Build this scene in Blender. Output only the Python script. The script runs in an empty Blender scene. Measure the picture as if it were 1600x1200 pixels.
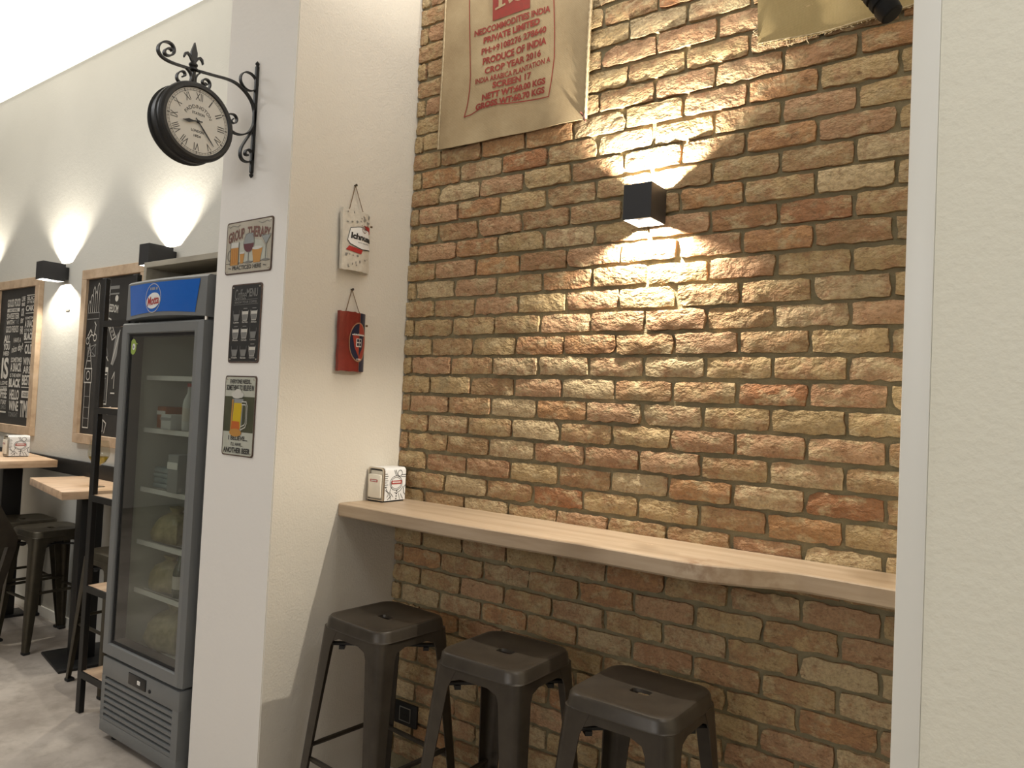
import bpy, bmesh, math, random
from mathutils import Vector, Matrix
random.seed(7)
PI = math.pi
sc = bpy.context.scene
COL = sc.collection

# ------------------------------------------------------------------ camera, world, exposure
YAW, PIT, ROL, FPX = 0.6316, 0.0293, 0.0466, 1160.0
cam_loc = Vector((2.1563, -2.2364, 1.50507))
fw = Vector((-math.sin(YAW)*math.cos(PIT), math.cos(YAW)*math.cos(PIT), math.sin(PIT)))
r0 = Vector((math.cos(YAW), math.sin(YAW), 0.0)); u0 = r0.cross(fw)
rr = r0*math.cos(ROL) + u0*math.sin(ROL); uu = -r0*math.sin(ROL) + u0*math.cos(ROL)
cd = bpy.data.cameras.new('camera'); cam = bpy.data.objects.new('camera', cd); COL.objects.link(cam)
cd.sensor_width = 36.0; cd.lens = FPX/1600.0*36.0; cd.clip_start = 0.05
mw = Matrix.Identity(4)
for i in range(3):
    mw[i][0] = rr[i]; mw[i][1] = uu[i]; mw[i][2] = -fw[i]; mw[i][3] = cam_loc[i]
cam.matrix_world = mw
sc.camera = cam
w = bpy.data.worlds.new('world'); sc.world = w; w.use_nodes = True
w.node_tree.nodes['Background'].inputs[0].default_value = (1.0, .9, .76, 1)
w.node_tree.nodes['Background'].inputs[1].default_value = 0.05
sc.view_settings.view_transform = 'Standard'
sc.view_settings.look = 'None'
sc.view_settings.exposure = 0.0
sc.view_settings.gamma = 1.0
sc.view_settings.use_curve_mapping = False
sc.cycles.max_bounces = 8
sc.cycles.diffuse_bounces = 4
sc.cycles.sample_clamp_indirect = 4.0

def area(name, loc, rot, sx, sy, power, col):
    l = bpy.data.lights.new(name, 'AREA'); l.shape = 'RECTANGLE'; l.size = sx; l.size_y = sy
    l.energy = power; l.color = col
    o = bpy.data.objects.new(name, l); o.location = loc; o.rotation_euler = rot; COL.objects.link(o)
    return o
WARM = (.97, .985, 1.0)
# unseen fill lights added to brighten the bricks, pillar and white walls
area('overhead_fill', (.95, -.30, 3.60), (0, 0, 0), 1.8, .40, 13, WARM)
area('overhead_fill', (-2.5, -2.1, 3.58), (0, 0, 0), 1.4, .7, 36, WARM)
area('overhead_fill', (3.3, -2.0, 3.45), (math.radians(40), 0, 0), 1.0, .6, 15, WARM)
area('front_fill', (1.2, -5.2, 2.35), (math.radians(88), 0, 0), 2.6, .9, 43, WARM)  # added frontal fill behind the camera, not fixed to any wall
SCONCE_W = 58.0

# ------------------------------------------------------------------ materials
def newmat(name):
    m = bpy.data.materials.new(name); m.use_nodes = True
    nt = m.node_tree; b = nt.nodes['Principled BSDF']
    return m, nt, b
def N(nt, t, **kw):
    n = nt.nodes.new(t)
    for k, v in kw.items(): setattr(n, k, v)
    return n
def noise(nt, scale, detail=4, rough=.55, src=None):
    n = N(nt, 'ShaderNodeTexNoise'); n.inputs['Scale'].default_value = scale
    n.inputs['Detail'].default_value = detail; n.inputs['Roughness'].default_value = rough
    if src is not None: nt.links.new(src, n.inputs['Vector'])
    return n
def ramp(nt, src, stops):
    r = N(nt, 'ShaderNodeValToRGB'); nt.links.new(src, r.inputs[0])
    e = r.color_ramp.elements
    while len(e) < len(stops): e.new(.5)
    for i, (p, c) in enumerate(stops):
        e[i].position = p; e[i].color = (c[0], c[1], c[2], 1) if hasattr(c, '__len__') else (c, c, c, 1)
    return r
def mix(nt, a, b, fac, mode='MIX'):
    m = N(nt, 'ShaderNodeMix', data_type='RGBA', blend_type=mode)
    for s, i in ((fac, 0), (a, 6), (b, 7)):
        if hasattr(s, 'links'): nt.links.new(s, m.inputs[i])
        elif i == 0: m.inputs[0].default_value = s
        else: m.inputs[i].default_value = (s[0], s[1], s[2], 1)
    return m.outputs[2]
def bump(nt, b, src, strength, dist, prev=None):
    n = N(nt, 'ShaderNodeBump'); n.inputs['Strength'].default_value = strength; n.inputs['Distance'].default_value = dist
    nt.links.new(src, n.inputs['Height'])
    if prev is not None: nt.links.new(prev, n.inputs['Normal'])
    nt.links.new(n.outputs[0], b.inputs['Normal'])
    return n.outputs[0]
def pos(nt): return N(nt, 'ShaderNodeNewGeometry').outputs['Position']
def plain(name, col, rough=.5, metal=0.0, spec=.5):
    m, nt, b = newmat(name)
    b.inputs['Base Color'].default_value = (*col, 1); b.inputs['Roughness'].default_value = rough
    b.inputs['Metallic'].default_value = metal; b.inputs['Specular IOR Level'].default_value = spec
    return m
def mottled(name, c1, c2, scale, rough=.5, metal=0.0, bs=0.0, bd=.001, bscale=None, stretch=None, spec=.5):
    m, nt, b = newmat(name)
    src = pos(nt)
    if stretch:
        mp = N(nt, 'ShaderNodeMapping'); mp.inputs['Scale'].default_value = stretch; nt.links.new(src, mp.inputs[0]); src = mp.outputs[0]
    n = noise(nt, scale, 5, .6, src)
    r = ramp(nt, n.outputs[0], [(.3, c1), (.7, c2)])
    nt.links.new(r.outputs[0], b.inputs['Base Color'])
    b.inputs['Roughness'].default_value = rough; b.inputs['Metallic'].default_value = metal
    b.inputs['Specular IOR Level'].default_value = spec
    if bs:
        n2 = noise(nt, bscale or scale*3, 4, .6, src); bump(nt, b, n2.outputs[0], bs, bd)
    return m
M = {}
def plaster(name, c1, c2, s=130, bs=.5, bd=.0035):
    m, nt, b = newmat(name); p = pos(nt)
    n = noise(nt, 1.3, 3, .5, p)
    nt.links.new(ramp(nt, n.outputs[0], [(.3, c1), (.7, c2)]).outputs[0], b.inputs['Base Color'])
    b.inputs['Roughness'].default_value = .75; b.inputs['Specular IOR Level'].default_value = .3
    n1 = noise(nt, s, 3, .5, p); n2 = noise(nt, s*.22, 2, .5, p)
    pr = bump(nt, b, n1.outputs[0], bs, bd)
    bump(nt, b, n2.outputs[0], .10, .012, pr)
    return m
M['plaster'] = plaster('rough_plaster', (.63, .58, .495), (.67, .62, .535))
M['plaster_smooth'] = plaster('painted_plaster', (.86, .82, .765), (.88, .845, .79), 70, .12, .003)
M['plaster_right'] = plaster('lumpy_plaster', (.875, .84, .70), (.90, .865, .73), 70, .45, .006)
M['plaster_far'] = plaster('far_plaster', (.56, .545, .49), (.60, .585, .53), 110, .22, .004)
M['white_trim'] = mottled('white_trim', (.86, .84, .76), (.88, .86, .79), 3, .45)
M['ceiling'] = plaster('ceiling_paint', (.82, .80, .75), (.84, .82, .77), 60, .05, .002)

def brick_mat():
    m, nt, b = newmat('old_brick'); p = pos(nt)
    oi = N(nt, 'ShaderNodeObjectInfo'); geo = N(nt, 'ShaderNodeNewGeometry')
    add = N(nt, 'ShaderNodeMath', operation='ADD'); nt.links.new(oi.outputs['Random'], add.inputs[0]); nt.links.new(geo.outputs['Random Per Island'], add.inputs[1])
    fr = N(nt, 'ShaderNodeMath', operation='FRACT'); nt.links.new(add.outputs[0], fr.inputs[0])
    base = oi.outputs['Color']
    # fired-clay patches, lime wash and soot blotches on the faces
    mpx = N(nt, 'ShaderNodeMapping'); mpx.inputs['Scale'].default_value = (1, 1, 1.6); nt.links.new(p, mpx.inputs[0]); q = mpx.outputs[0]
    n1 = noise(nt, 13, 6, .66, q); n2 = noise(nt, 30, 7, .72, q); n3 = noise(nt, 8, 5, .65, p); n4 = noise(nt, 17, 6, .7, p); n5 = noise(nt, 120, 4, .65, p)
    sh = N(nt, 'ShaderNodeMath', operation='MULTIPLY_ADD'); nt.links.new(fr.outputs[0], sh.inputs[0]); sh.inputs[1].default_value = .2
    nt.links.new(n4.outputs[0], sh.inputs[2])
    f4 = ramp(nt, sh.outputs[0], [(.57, 0), (.71, .72)])
    c = mix(nt, base, (.335, .178, .096), f4.outputs[0])
    f1 = ramp(nt, n1.outputs[0], [(.51, 0), (.62, .85)])
    c = mix(nt, c, (0.482, 0.37, 0.211), f1.outputs[0])
    f2 = ramp(nt, n2.outputs[0], [(.565, 0), (.66, .72)])
    c = mix(nt, c, (0.189, 0.103, 0.053), f2.outputs[0])
    f3 = ramp(nt, n3.outputs[0], [(.56, 0), (.68, .6)])
    c = mix(nt, c, (0.31, 0.249, 0.142), f3.outputs[0])
    f5 = ramp(nt, n5.outputs[0], [(.35, .35), (.55, 0)])
    c = mix(nt, c, (.15, .10, .06), f5.outputs[0])
    nt.links.new(c, b.inputs['Base Color'])
    b.inputs['Roughness'].default_value = .93; b.inputs['Specular IOR Level'].default_value = .15
    mp = N(nt, 'ShaderNodeMapping'); mp.inputs['Scale'].default_value = (1, 1, 1.5); mp.inputs['Rotation'].default_value = (0, .5, 0); nt.links.new(p, mp.inputs[0])
    a = noise(nt, 110, 6, .66, p); d = noise(nt, 22, 4, .6, mp.outputs[0])
    pr = bump(nt, b, a.outputs[0], .38, .006)
    rg = noise(nt, 19, 6, .62, q); rg.noise_type = 'RIDGED_MULTIFRACTAL'
    pr = bump(nt, b, rg.outputs[0], .55, .010, pr)
    bump(nt, b, d.outputs[0], .75, .030, pr)
    return m
M['brick'] = brick_mat()
M['mortar'] = mottled('mortar', (.215, .18, .105), (.28, .235, .145), 25, .95, 0, .6, .006, 130, None, .1)
def wood(name, c1, c2, c3, axis=(2.2, 26, 26), rough=.5, bark=False):
    m, nt, b = newmat(name); p = pos(nt)
    mp = N(nt, 'ShaderNodeMapping'); mp.inputs['Scale'].default_value = axis; nt.links.new(p, mp.inputs[0])
    n = noise(nt, 1.0, 6, .6, mp.outputs[0]); n2 = noise(nt, 3.1, 4, .6, mp.outputs[0]); k = noise(nt, 3.2, 2, .4, p)
    c = ramp(nt, n.outputs[0], [(.32, c1), (.52, c2), (.72, c3)]).outputs[0]
    f = ramp(nt, n2.outputs[0], [(.55, 0), (.75, .35)]); c = mix(nt, c, c1, f.outputs[0])
    f = ramp(nt, k.outputs[0], [(.66, 0), (.76, .5)]); c = mix(nt, c, (c1[0]*.55, c1[1]*.5, c1[2]*.42), f.outputs[0])
    if bark:   # brown grain around the knots of the wavy edge
        sp = N(nt, 'ShaderNodeSeparateXYZ'); nt.links.new(p, sp.inputs[0])
        mx = ramp(nt, N(nt, 'ShaderNodeMath', operation='SUBTRACT').outputs[0], [(0, 0), (1, 1)])
        sub = mx.inputs[0].links[0].from_node; nt.links.new(sp.outputs[0], sub.inputs[0]); sub.inputs[1].default_value = 1.0
        e = mx.color_ramp.elements; e[0].position = .31; e[1].position = .37
        for q_, v_ in ((.47, .35), (.57, .35), (.61, .9), (.66, 0)): x_ = e.new(q_); x_.color = (v_, v_, v_, 1)
        my = ramp(nt, N(nt, 'ShaderNodeMath', operation='MULTIPLY').outputs[0], [(.19, 0), (.235, 1)])
        mu = my.inputs[0].links[0].from_node; nt.links.new(sp.outputs[1], mu.inputs[0]); mu.inputs[1].default_value = -1.0
        nb = ramp(nt, noise(nt, 22, 5, .6, p).outputs[0], [(.46, 0), (.64, .8)])
        m1 = N(nt, 'ShaderNodeMath', operation='MULTIPLY'); nt.links.new(mx.outputs[0], m1.inputs[0]); nt.links.new(my.outputs[0], m1.inputs[1])
        m2 = N(nt, 'ShaderNodeMath', operation='MULTIPLY'); nt.links.new(m1.outputs[0], m2.inputs[0]); nt.links.new(nb.outputs[0], m2.inputs[1])
        c = mix(nt, c, (.22, .12, .06), m2.outputs[0])
    nt.links.new(c, b.inputs['Base Color']); b.inputs['Roughness'].default_value = rough
    bump(nt, b, n.outputs[0], .15, .003)
    return m
M['bar_wood'] = wood('bar_wood', (.33, .235, .15), (.41, .305, .205), (.48, .37, .26), (1.6, 22, 22), .42, True)
M['table_wood'] = wood('table_wood', (.42, .27, .16), (.62, .43, .28), (.72, .54, .37), (20, 3, 20), .45)
M['frame_wood'] = wood('frame_wood', (.40, .28, .18), (.52, .38, .25), (.58, .44, .31), (12, 12, 12), .6)
M['grey_wood'] = wood('grey_wood', (.34, .305, .24), (.42, .38, .30), (.47, .43, .35), (5, 20, 20), .7)
M['bronze'] = mottled('bronze_steel', (.037, .029, .021), (.056, .045, .033), 16, .36, .3, .05, .0008, 150)
M['bronze_old'] = mottled('worn_steel', (.055, .047, .033), (.085, .073, .05), 16, .42, .65)
M['black_steel'] = plain('black_steel', (.012, .0115, .011), .5, .2)
M['black_iron'] = mottled('black_iron', (.010, .010, .010), (.018, .017, .016), 60, .5, .2, .1, .001)
M['rubber'] = plain('rubber', (.012, .012, .012), .8)
M['lamp_black'] = plain('lamp_black', (.014, .014, .016), .5)
M['spot_black'] = plain('spot_black', (.005, .005, .005), .6, 0, .2)
M['lamp_inside'] = plain('lamp_inside', (.55, .52, .48), .5)
M['fridge'] = mottled('fridge_grey', (.165, .17, .168), (.18, .185, .183), 5, .42)
M['fridge_dark'] = plain('fridge_dark', (.012, .012, .013), .6)
M['fridge_in'] = mottled('fridge_liner', (.50, .51, .46), (.56, .57, .52), 4, .5)
M['steel'] = plain('brushed_steel', (.62, .58, .52), .32, 1.0)
M['blue'] = plain('sign_blue', (.004, .115, .50), .22)
M['white'] = plain('white_print', (.80, .79, .76), .5)
M['red'] = plain('red_print', (.38, .022, .02), .5)
M['black'] = plain('black_print', (.012, .012, .012), .55)
M['grey_print'] = plain('grey_print', (.30, .30, .29), .6)
M['chalk'] = plain('chalk_white', (.56, .53, .47), .8)
M['chalk_dim'] = plain('chalk_grey', (.20, .195, .18), .8)
M['board_black'] = mottled('chalk_board', (.014, .013, .012), (.022, .020, .018), 8, .6)
M['dial'] = mottled('dial_paper', (.50, .475, .42), (.56, .53, .47), 10, .6)
M['dial_rim'] = plain('dial_ring', (.36, .34, .30), .6)
M['ink'] = plain('dial_ink', (.045, .042, .038), .6)
M['burlap'] = None
def burlap(name, c1, c2, c3):
    m, nt, b = newmat(name); p = pos(nt)
    def wave(direction, s):
        wv = N(nt, 'ShaderNodeTexWave', wave_type='BANDS', bands_direction=direction); wv.inputs['Scale'].default_value = s
        wv.inputs['Distortion'].default_value = 1.2; wv.inputs['Detail'].default_value = 2; nt.links.new(p, wv.inputs[0]); return wv
    a, c = wave('X', 95), wave('Z', 95)
    mx = N(nt, 'ShaderNodeMath', operation='MAXIMUM'); nt.links.new(a.outputs['Fac'], mx.inputs[0]); nt.links.new(c.outputs['Fac'], mx.inputs[1])
    n = noise(nt, 5, 5, .6, p); n2 = noise(nt, 160, 3, .6, p)
    col = ramp(nt, n.outputs[0], [(.3, c1), (.55, c2), (.75, c3)]).outputs[0]
    f = ramp(nt, mx.outputs[0], [(.25, .45), (.7, 0)]); col = mix(nt, col, (c1[0]*.6, c1[1]*.58, c1[2]*.55), f.outputs[0])
    f = ramp(nt, n2.outputs[0], [(.60, 0), (.8, .35)]); col = mix(nt, col, c3, f.outputs[0])
    nt.links.new(col, b.inputs['Base Color']); b.inputs['Roughness'].default_value = .95; b.inputs['Specular IOR Level'].default_value = .1
    pr = bump(nt, b, mx.outputs[0], .35, .002); bump(nt, b, n.outputs[0], .25, .02, pr)
    return m
M['burlap'] = burlap('burlap', (.32, .235, .135), (.40, .305, .18), (.48, .375, .23))
M['burlap_olive'] = burlap('olive_burlap', (.30, .225, .105), (.36, .275, .135), (.41, .32, .17))
M['sack_red'] = mottled('sack_red', (.27, .028, .018), (.20, .035, .022), 60, .9)
M['twine'] = plain('twine', (.16, .10, .05), .9)
M['seam'] = mottled('seam_thread', (.36, .27, .15), (.52, .42, .27), 120, .9)
M['tile_stone'] = mottled('stone_print', (.54, .49, .40), (.66, .61, .52), 40, .6, 0, .2, .002, 60)
M['stone_spot'] = plain('stone_spot', (.24, .225, .195), .7)
M['tile_red'] = mottled('tile_red', (.165, .018, .012), (.215, .024, .016), 30, .35, 0, .3, .004, 35)
M['tile_navy'] = plain('tile_navy', (.012, .014, .04), .35)
M['crest_red'] = plain('crest_red', (.34, .045, .03), .4)
M['crest_gold'] = plain('crest_gold', (.36, .20, .11), .4)
M['tin_beige'] = mottled('tin_beige', (.42, .375, .29), (.50, .45, .36), 14, .45)
M['tin_brown'] = plain('tin_brown', (.17, .065, .045), .5)
M['tin_edge'] = mottled('rusty_edge', (.05, .028, .018), (.12, .07, .045), 60, .6)
M['tin_cream'] = mottled('tin_cream', (.46, .46, .38), (.52, .52, .44), 14, .45)
M['tin_olive'] = mottled('tin_olive', (.045, .05, .025), (.075, .075, .04), 18, .5)
M['beer'] = plain('beer_amber', (.50, .24, .05), .5)
M['beer_yellow'] = plain('beer_yellow', (.62, .42, .01), .5)
M['beer_orange'] = plain('beer_orange', (.52, .12, .02), .5)
M['foam'] = plain('foam', (.60, .58, .52), .6)
M['wine'] = plain('wine_red', (.11, .02, .025), .5)
M['glass_grey'] = plain('glass_grey', (.28, .29, .28), .5)
M['line_grey'] = plain('line_grey', (.20, .19, .165), .6)
M['napkin'] = mottled('napkin_paper', (.76, .70, .58), (.80, .74, .62), 20, .7)
M['enamel'] = plain('white_enamel', (.74, .73, .71), .3)
M['green'] = plain('sticker_green', (.30, .40, .08), .5)
M['bottle_green'] = plain('bottle_green', (.02, .05, .015), .12)
M['bag_yellow'] = mottled('bag_yellow', (.22, .19, .09), (.42, .37, .22), 25, .45, 0, .4, .01, 20)
M['pack_blue'] = mottled('pack_blue', (.22, .28, .30), (.38, .43, .43), 20, .35)
M['carton'] = plain('orange_carton', (.34, .10, .02), .5)
M['carton_white'] = plain('white_carton', (.55, .56, .55), .5)
M['carton_grey'] = plain('grey_carton', (.27, .28, .28), .5)
M['socket'] = plain('socket_black', (.010, .010, .011), .35)
def glassmat(name, col, rough=0.0, alpha=.12):
    m, nt, b = newmat(name)
    out = nt.nodes['Material Output']; nt.nodes.remove(b)
    tr = N(nt, 'ShaderNodeBsdfTransparent'); tr.inputs[0].default_value = (*col, 1)
    gl = N(nt, 'ShaderNodeBsdfGlossy'); gl.inputs['Roughness'].default_value = rough
    fr = N(nt, 'ShaderNodeFresnel'); fr.inputs[0].default_value = 1.5
    sc_ = N(nt, 'ShaderNodeMath', operation='MULTIPLY_ADD'); nt.links.new(fr.outputs[0], sc_.inputs[0]); sc_.inputs[1].default_value = 1.0; sc_.inputs[2].default_value = alpha
    gb = N(nt, 'ShaderNodeNewGeometry'); ff = N(nt, 'ShaderNodeMath', operation='SUBTRACT'); ff.inputs[0].default_value = 1.0; nt.links.new(gb.outputs['Backfacing'], ff.inputs[1])
    mm_ = N(nt, 'ShaderNodeMath', operation='MULTIPLY'); nt.links.new(sc_.outputs[0], mm_.inputs[0]); nt.links.new(ff.outputs[0], mm_.inputs[1])
    ms = N(nt, 'ShaderNodeMixShader'); nt.links.new(mm_.outputs[0], ms.inputs[0]); nt.links.new(tr.outputs[0], ms.inputs[1]); nt.links.new(gl.outputs[0], ms.inputs[2])
    nt.links.new(ms.outputs[0], out.inputs[0])
    return m
M['pane'] = glassmat('door_glass', (.80, .82, .79), .02, .07)
M['wineglass'] = glassmat('wine_glass', (.93, .93, .90), .0, .03)
M['white_wine'] = glassmat('white_wine', (.85, .74, .30), .0, .03)
def emis(name, col, s):
    m, nt, b = newmat(name)
    b.inputs['Base Color'].default_value = (*col, 1); b.inputs['Emission Color'].default_value = (*col, 1); b.inputs['Emission Strength'].default_value = s
    return m
M['led'] = emis('led_lens', (1, .88, .68), 6.0)
M['panel_glow'] = emis('glow_ceiling', (1.0, .985, .94), .95)  # emission replaces the light that falls on the ceiling

def floor_mat():
    m, nt, b = newmat('concrete_floor'); p = pos(nt)
    n1 = noise(nt, 1.6, 6, .62, p); n2 = noise(nt, 9, 6, .65, p); v = N(nt, 'ShaderNodeTexVoronoi'); v.inputs['Scale'].default_value = 1.1; nt.links.new(p, v.inputs['Vector'])
    c = ramp(nt, n1.outputs[0], [(.36, (.36, .31, .265)), (.52, (.52, .46, .40)), (.64, (.62, .555, .485))]).outputs[0]
    f = ramp(nt, n2.outputs[0], [(.48, 0), (.66, .55)]); c = mix(nt, c, (.30, .255, .21), f.outputs[0])
    nt.links.new(c, b.inputs['Base Color']); b.inputs['Roughness'].default_value = .5
    bump(nt, b, n2.outputs[0], .08, .003)
    return m
M['floor'] = floor_mat()

# ------------------------------------------------------------------ mesh helpers
class MB:
    """collects geometry of one mesh object"""
    def __init__(s): s.v = []; s.f = []; s.mi = []; s.mats = []; s.xf = None
    def slot(s, m):
        if m not in s.mats: s.mats.append(m)
        return s.mats.index(m)
    def add(s, verts, faces, mat=None):
        b = len(s.v); k = s.slot(mat) if mat is not None else 0
        if s.xf is not None: verts = [s.xf @ Vector(p) for p in verts]
        s.v += [tuple(p) for p in verts]
        for f in faces: s.f.append(tuple(b+i for i in f)); s.mi.append(k)
    def box(s, lo, hi, mat=None):
        x0, y0, z0 = lo; x1, y1, z1 = hi
        s.add([(x0,y0,z0),(x1,y0,z0),(x1,y1,z0),(x0,y1,z0),(x0,y0,z1),(x1,y0,z1),(x1,y1,z1),(x0,y1,z1)],
              [(0,3,2,1),(4,5,6,7),(0,1,5,4),(1,2,6,5),(2,3,7,6),(3,0,4,7)], mat)
    def rbox(s, lo, hi, r, mat=None, seg=2):
        bm = bmesh.new(); bmesh.ops.create_cube(bm, size=1)
        c = [(a+b)/2 for a, b in zip(lo, hi)]; d = [b-a for a, b in zip(lo, hi)]
        for q in bm.verts: q.co = Vector((c[0]+q.co.x*d[0], c[1]+q.co.y*d[1], c[2]+q.co.z*d[2]))
        bmesh.ops.bevel(bm, geom=bm.edges[:], offset=r, segments=seg, affect='EDGES', profile=.5)
        bm.verts.index_update()
        s.add([q.co.copy() for q in bm.verts], [[q.index for q in f.verts] for f in bm.faces], mat); bm.free()
    def loft(s, rings, mat=None, close=True, cap0=False, cap1=False):
        n = len(rings[0]); vs = [p for r in rings for p in r]; fs = []
        for i in range(len(rings)-1):
            for j in range(n if close else n-1):
                k = (j+1) % n
                fs.append((i*n+j, i*n+k, (i+1)*n+k, (i+1)*n+j))
        if cap0: fs.append(tuple(range(n-1, -1, -1)))
        if cap1: fs.append(tuple((len(rings)-1)*n+i for i in range(n)))
        s.add(vs, fs, mat)
    def tube(s, pts, r, n=8, mat=None, caps=True, flat=None):
        pts = [Vector(p) for p in pts]; rings = []; prev = None
        for i, p in enumerate(pts):
            t = (pts[min(i+1, len(pts)-1)]-pts[max(i-1, 0)]).normalized()
            a = prev if prev is not None else (Vector((0,0,1)) if abs(t.z) < .9 else Vector((1,0,0)))
            a = (a - t*a.dot(t)).normalized(); prev = a; b = t.cross(a)
            rad = r[i] if hasattr(r, '__len__') else r
            rings.append([p + a*rad*math.cos(2*PI*k/n) + b*rad*math.sin(2*PI*k/n) for k in range(n)])
        s.loft(rings, mat, True, caps, caps)
    def lathe(s, prof, origin=(0,0,0), axis='z', n=32, mat=None):
        rings = []
        for r, h in prof:
            ring = []
            for k in range(n):
                a = 2*PI*k/n; c, d = r*math.cos(a), r*math.sin(a)
                p = (c, d, h) if axis == 'z' else ((h, c, d) if axis == 'x' else (d, h, c))
                ring.append(tuple(p[i]+origin[i] for i in range(3)))
            rings.append(ring)
        s.loft(rings, mat)
    def build(s, name, mat=None, parent=None, loc=None, smooth=40):
        me = bpy.data.meshes.new(name); me.from_pydata(s.v, [], s.f)
        mats = s.mats if s.mats else []
        if mat is not None and not mats: mats = [mat]
        for m in mats: me.materials.append(m)
        if len(mats) > 1: me.polygons.foreach_set('material_index', s.mi)
        bm = bmesh.new(); bm.from_mesh(me); bmesh.ops.recalc_face_normals(bm, faces=bm.faces[:]); bm.to_mesh(me); bm.free()
        if smooth:
            me.polygons.foreach_set('use_smooth', [True]*len(me.polygons)); me.set_sharp_from_angle(angle=math.radians(smooth))
        me.update()
        o = bpy.data.objects.new(name, me); COL.objects.link(o)
        if parent is not None: o.parent = parent
        if loc is not None: o.location = loc
        return o

def empty(name, loc=(0,0,0), rz=0.0):
    o = bpy.data.objects.new(name, None); o.location = loc; o.rotation_euler = (0,0,rz); o.empty_display_size = .05
    COL.objects.link(o); return o
def tag(o, label, cat, group=None):
    o['label'] = label; o['category'] = cat
    if group: o['group'] = group
    return o
def struct(o, label=None):
    o['kind'] = 'structure'
    if label: o['label'] = label
    return o
def copy_tree(o, parent=None):
    c = o.copy(); COL.objects.link(c)
    if parent is not None: c.parent = parent
    for ch in list(o.children): copy_tree(ch, c)
    return c

_tc = {}
def text_geo(s, weight=0.0):
    if (s, weight) in _tc: return _tc[(s, weight)]
    cu = bpy.data.curves.new('lettering_source', 'FONT'); cu.body = s; cu.size = 1.0; cu.offset = weight; cu.resolution_u = 3; cu.fill_mode = 'FRONT'
    o = bpy.data.objects.new('lettering_source', cu)
    COL.objects.link(o); dg = bpy.context.evaluated_depsgraph_get(); dg.update()
    me = bpy.data.meshes.new_from_object(o.evaluated_get(dg), depsgraph=dg)
    v = [(p.co.x, p.co.y) for p in me.vertices]; f = [tuple(p.vertices) for p in me.polygons]
    bpy.data.objects.remove(o); bpy.data.curves.remove(cu); bpy.data.meshes.remove(me)
    xs = [p[0] for p in v]; ys = [p[1] for p in v]
    g = (v, f, min(xs), max(xs), min(ys), max(ys)); _tc[(s, weight)] = g
    return g

class Flat:
    """thin flat print lying on a surface: maps (u, v, layer) to space"""
    def __init__(s, mb, fn, base=.0006, step=.0004, cut=0): s.mb = mb; s.fn = fn; s.base = base; s.step = step; s.cut = cut; s.n = 0
    def strips(s, l):
        # pieces narrow enough to follow a curved surface
        lo, hi = min(p[0] for p in l), max(p[0] for p in l); out = []
        n = int(math.floor(hi/s.cut)-math.floor(lo/s.cut))
        def half(q, u, sg):
            r = []
            for i in range(len(q)):
                a, c = q[i-1], q[i]; da, dc = sg*(a[0]-u), sg*(c[0]-u)
                if (da < 0) != (dc < 0): f = da/(da-dc); r.append((u, a[1]+(c[1]-a[1])*f))
                if dc >= 0: r.append(c)
            return r
        for k in range(n+1):
            u0 = (math.floor(lo/s.cut)+k)*s.cut; q = half(half(l, u0, 1), u0+s.cut, -1) if n else l
            if len(q) > 2: out.append(q)
        return out
    def pts(s, l, k):
        s.n += 1; o = s.base+s.step*k+1.2e-5*(s.n % 24)   # every print a hair above the one below
        return [s.fn(u, v, o) for u, v in l]
    def poly(s, l, mat, k=0):
        for q in (s.strips(l) if s.cut else [l]): s.mb.add(s.pts(q, k), [tuple(range(len(q)))], mat)
    def rect(s, u0, v0, u1, v1, mat, k=0): s.poly([(u0,v0),(u1,v0),(u1,v1),(u0,v1)], mat, k)
    def ell(s, u, v, a, b, mat, k=0, n=28, rot=0.0):
        c, d = math.cos(rot), math.sin(rot)
        s.poly([(u+a*math.cos(t)*c-b*math.sin(t)*d, v+a*math.cos(t)*d+b*math.sin(t)*c) for t in (2*PI*i/n for i in range(n))], mat, k)
    def line(s, l, wd, mat, k=0, closed=False):
        n = len(l); segs = n if closed else n-1
        for i in range(segs):
            (a, b), (c, d) = l[i], l[(i+1) % n]; L = math.hypot(c-a, d-b)
            if L < 1e-9: continue
            nx, ny = -(d-b)/L*wd/2, (c-a)/L*wd/2; ex, ey = (c-a)/L*wd*.3, (d-b)/L*wd*.3
            s.poly([(a-ex+nx, b-ey+ny), (a-ex-nx, b-ey-ny), (c+ex-nx, d+ey-ny), (c+ex+nx, d+ey+ny)], mat, k)
    def ring(s, u, v, a, b, wd, mat, k=0, n=28): s.line([(u+a*math.cos(2*PI*i/n), v+b*math.sin(2*PI*i/n)) for i in range(n)], wd, mat, k, True)
    def text(s, t, u0, v0, u1, v1, mat, k=0, weight=0.0, skew=0.0, rot=0.0, warp=None):
        g = text_geo(t, weight); v, f, x0, x1, y0, y1 = g
        cu, cv = (u0+u1)/2, (v0+v1)/2; c, d = math.cos(rot), math.sin(rot); out = []
        for x, y in v:
            a = (x-x0)/(x1-x0); bb = (y-y0)/(y1-y0)
            uu_ = u0+a*(u1-u0); vv_ = v0+bb*(v1-v0)
            uu_ += skew*(vv_-v0)
            if warp: uu_, vv_ = warp(uu_, vv_)
            du, dv = uu_-cu, vv_-cv
            out.append((cu+du*c-dv*d, cv+du*d+dv*c))
        if s.cut:
            for q in f: s.poly([out[i] for i in q], mat, k)
        else: s.mb.add(s.pts(out, k), f, mat)

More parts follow.
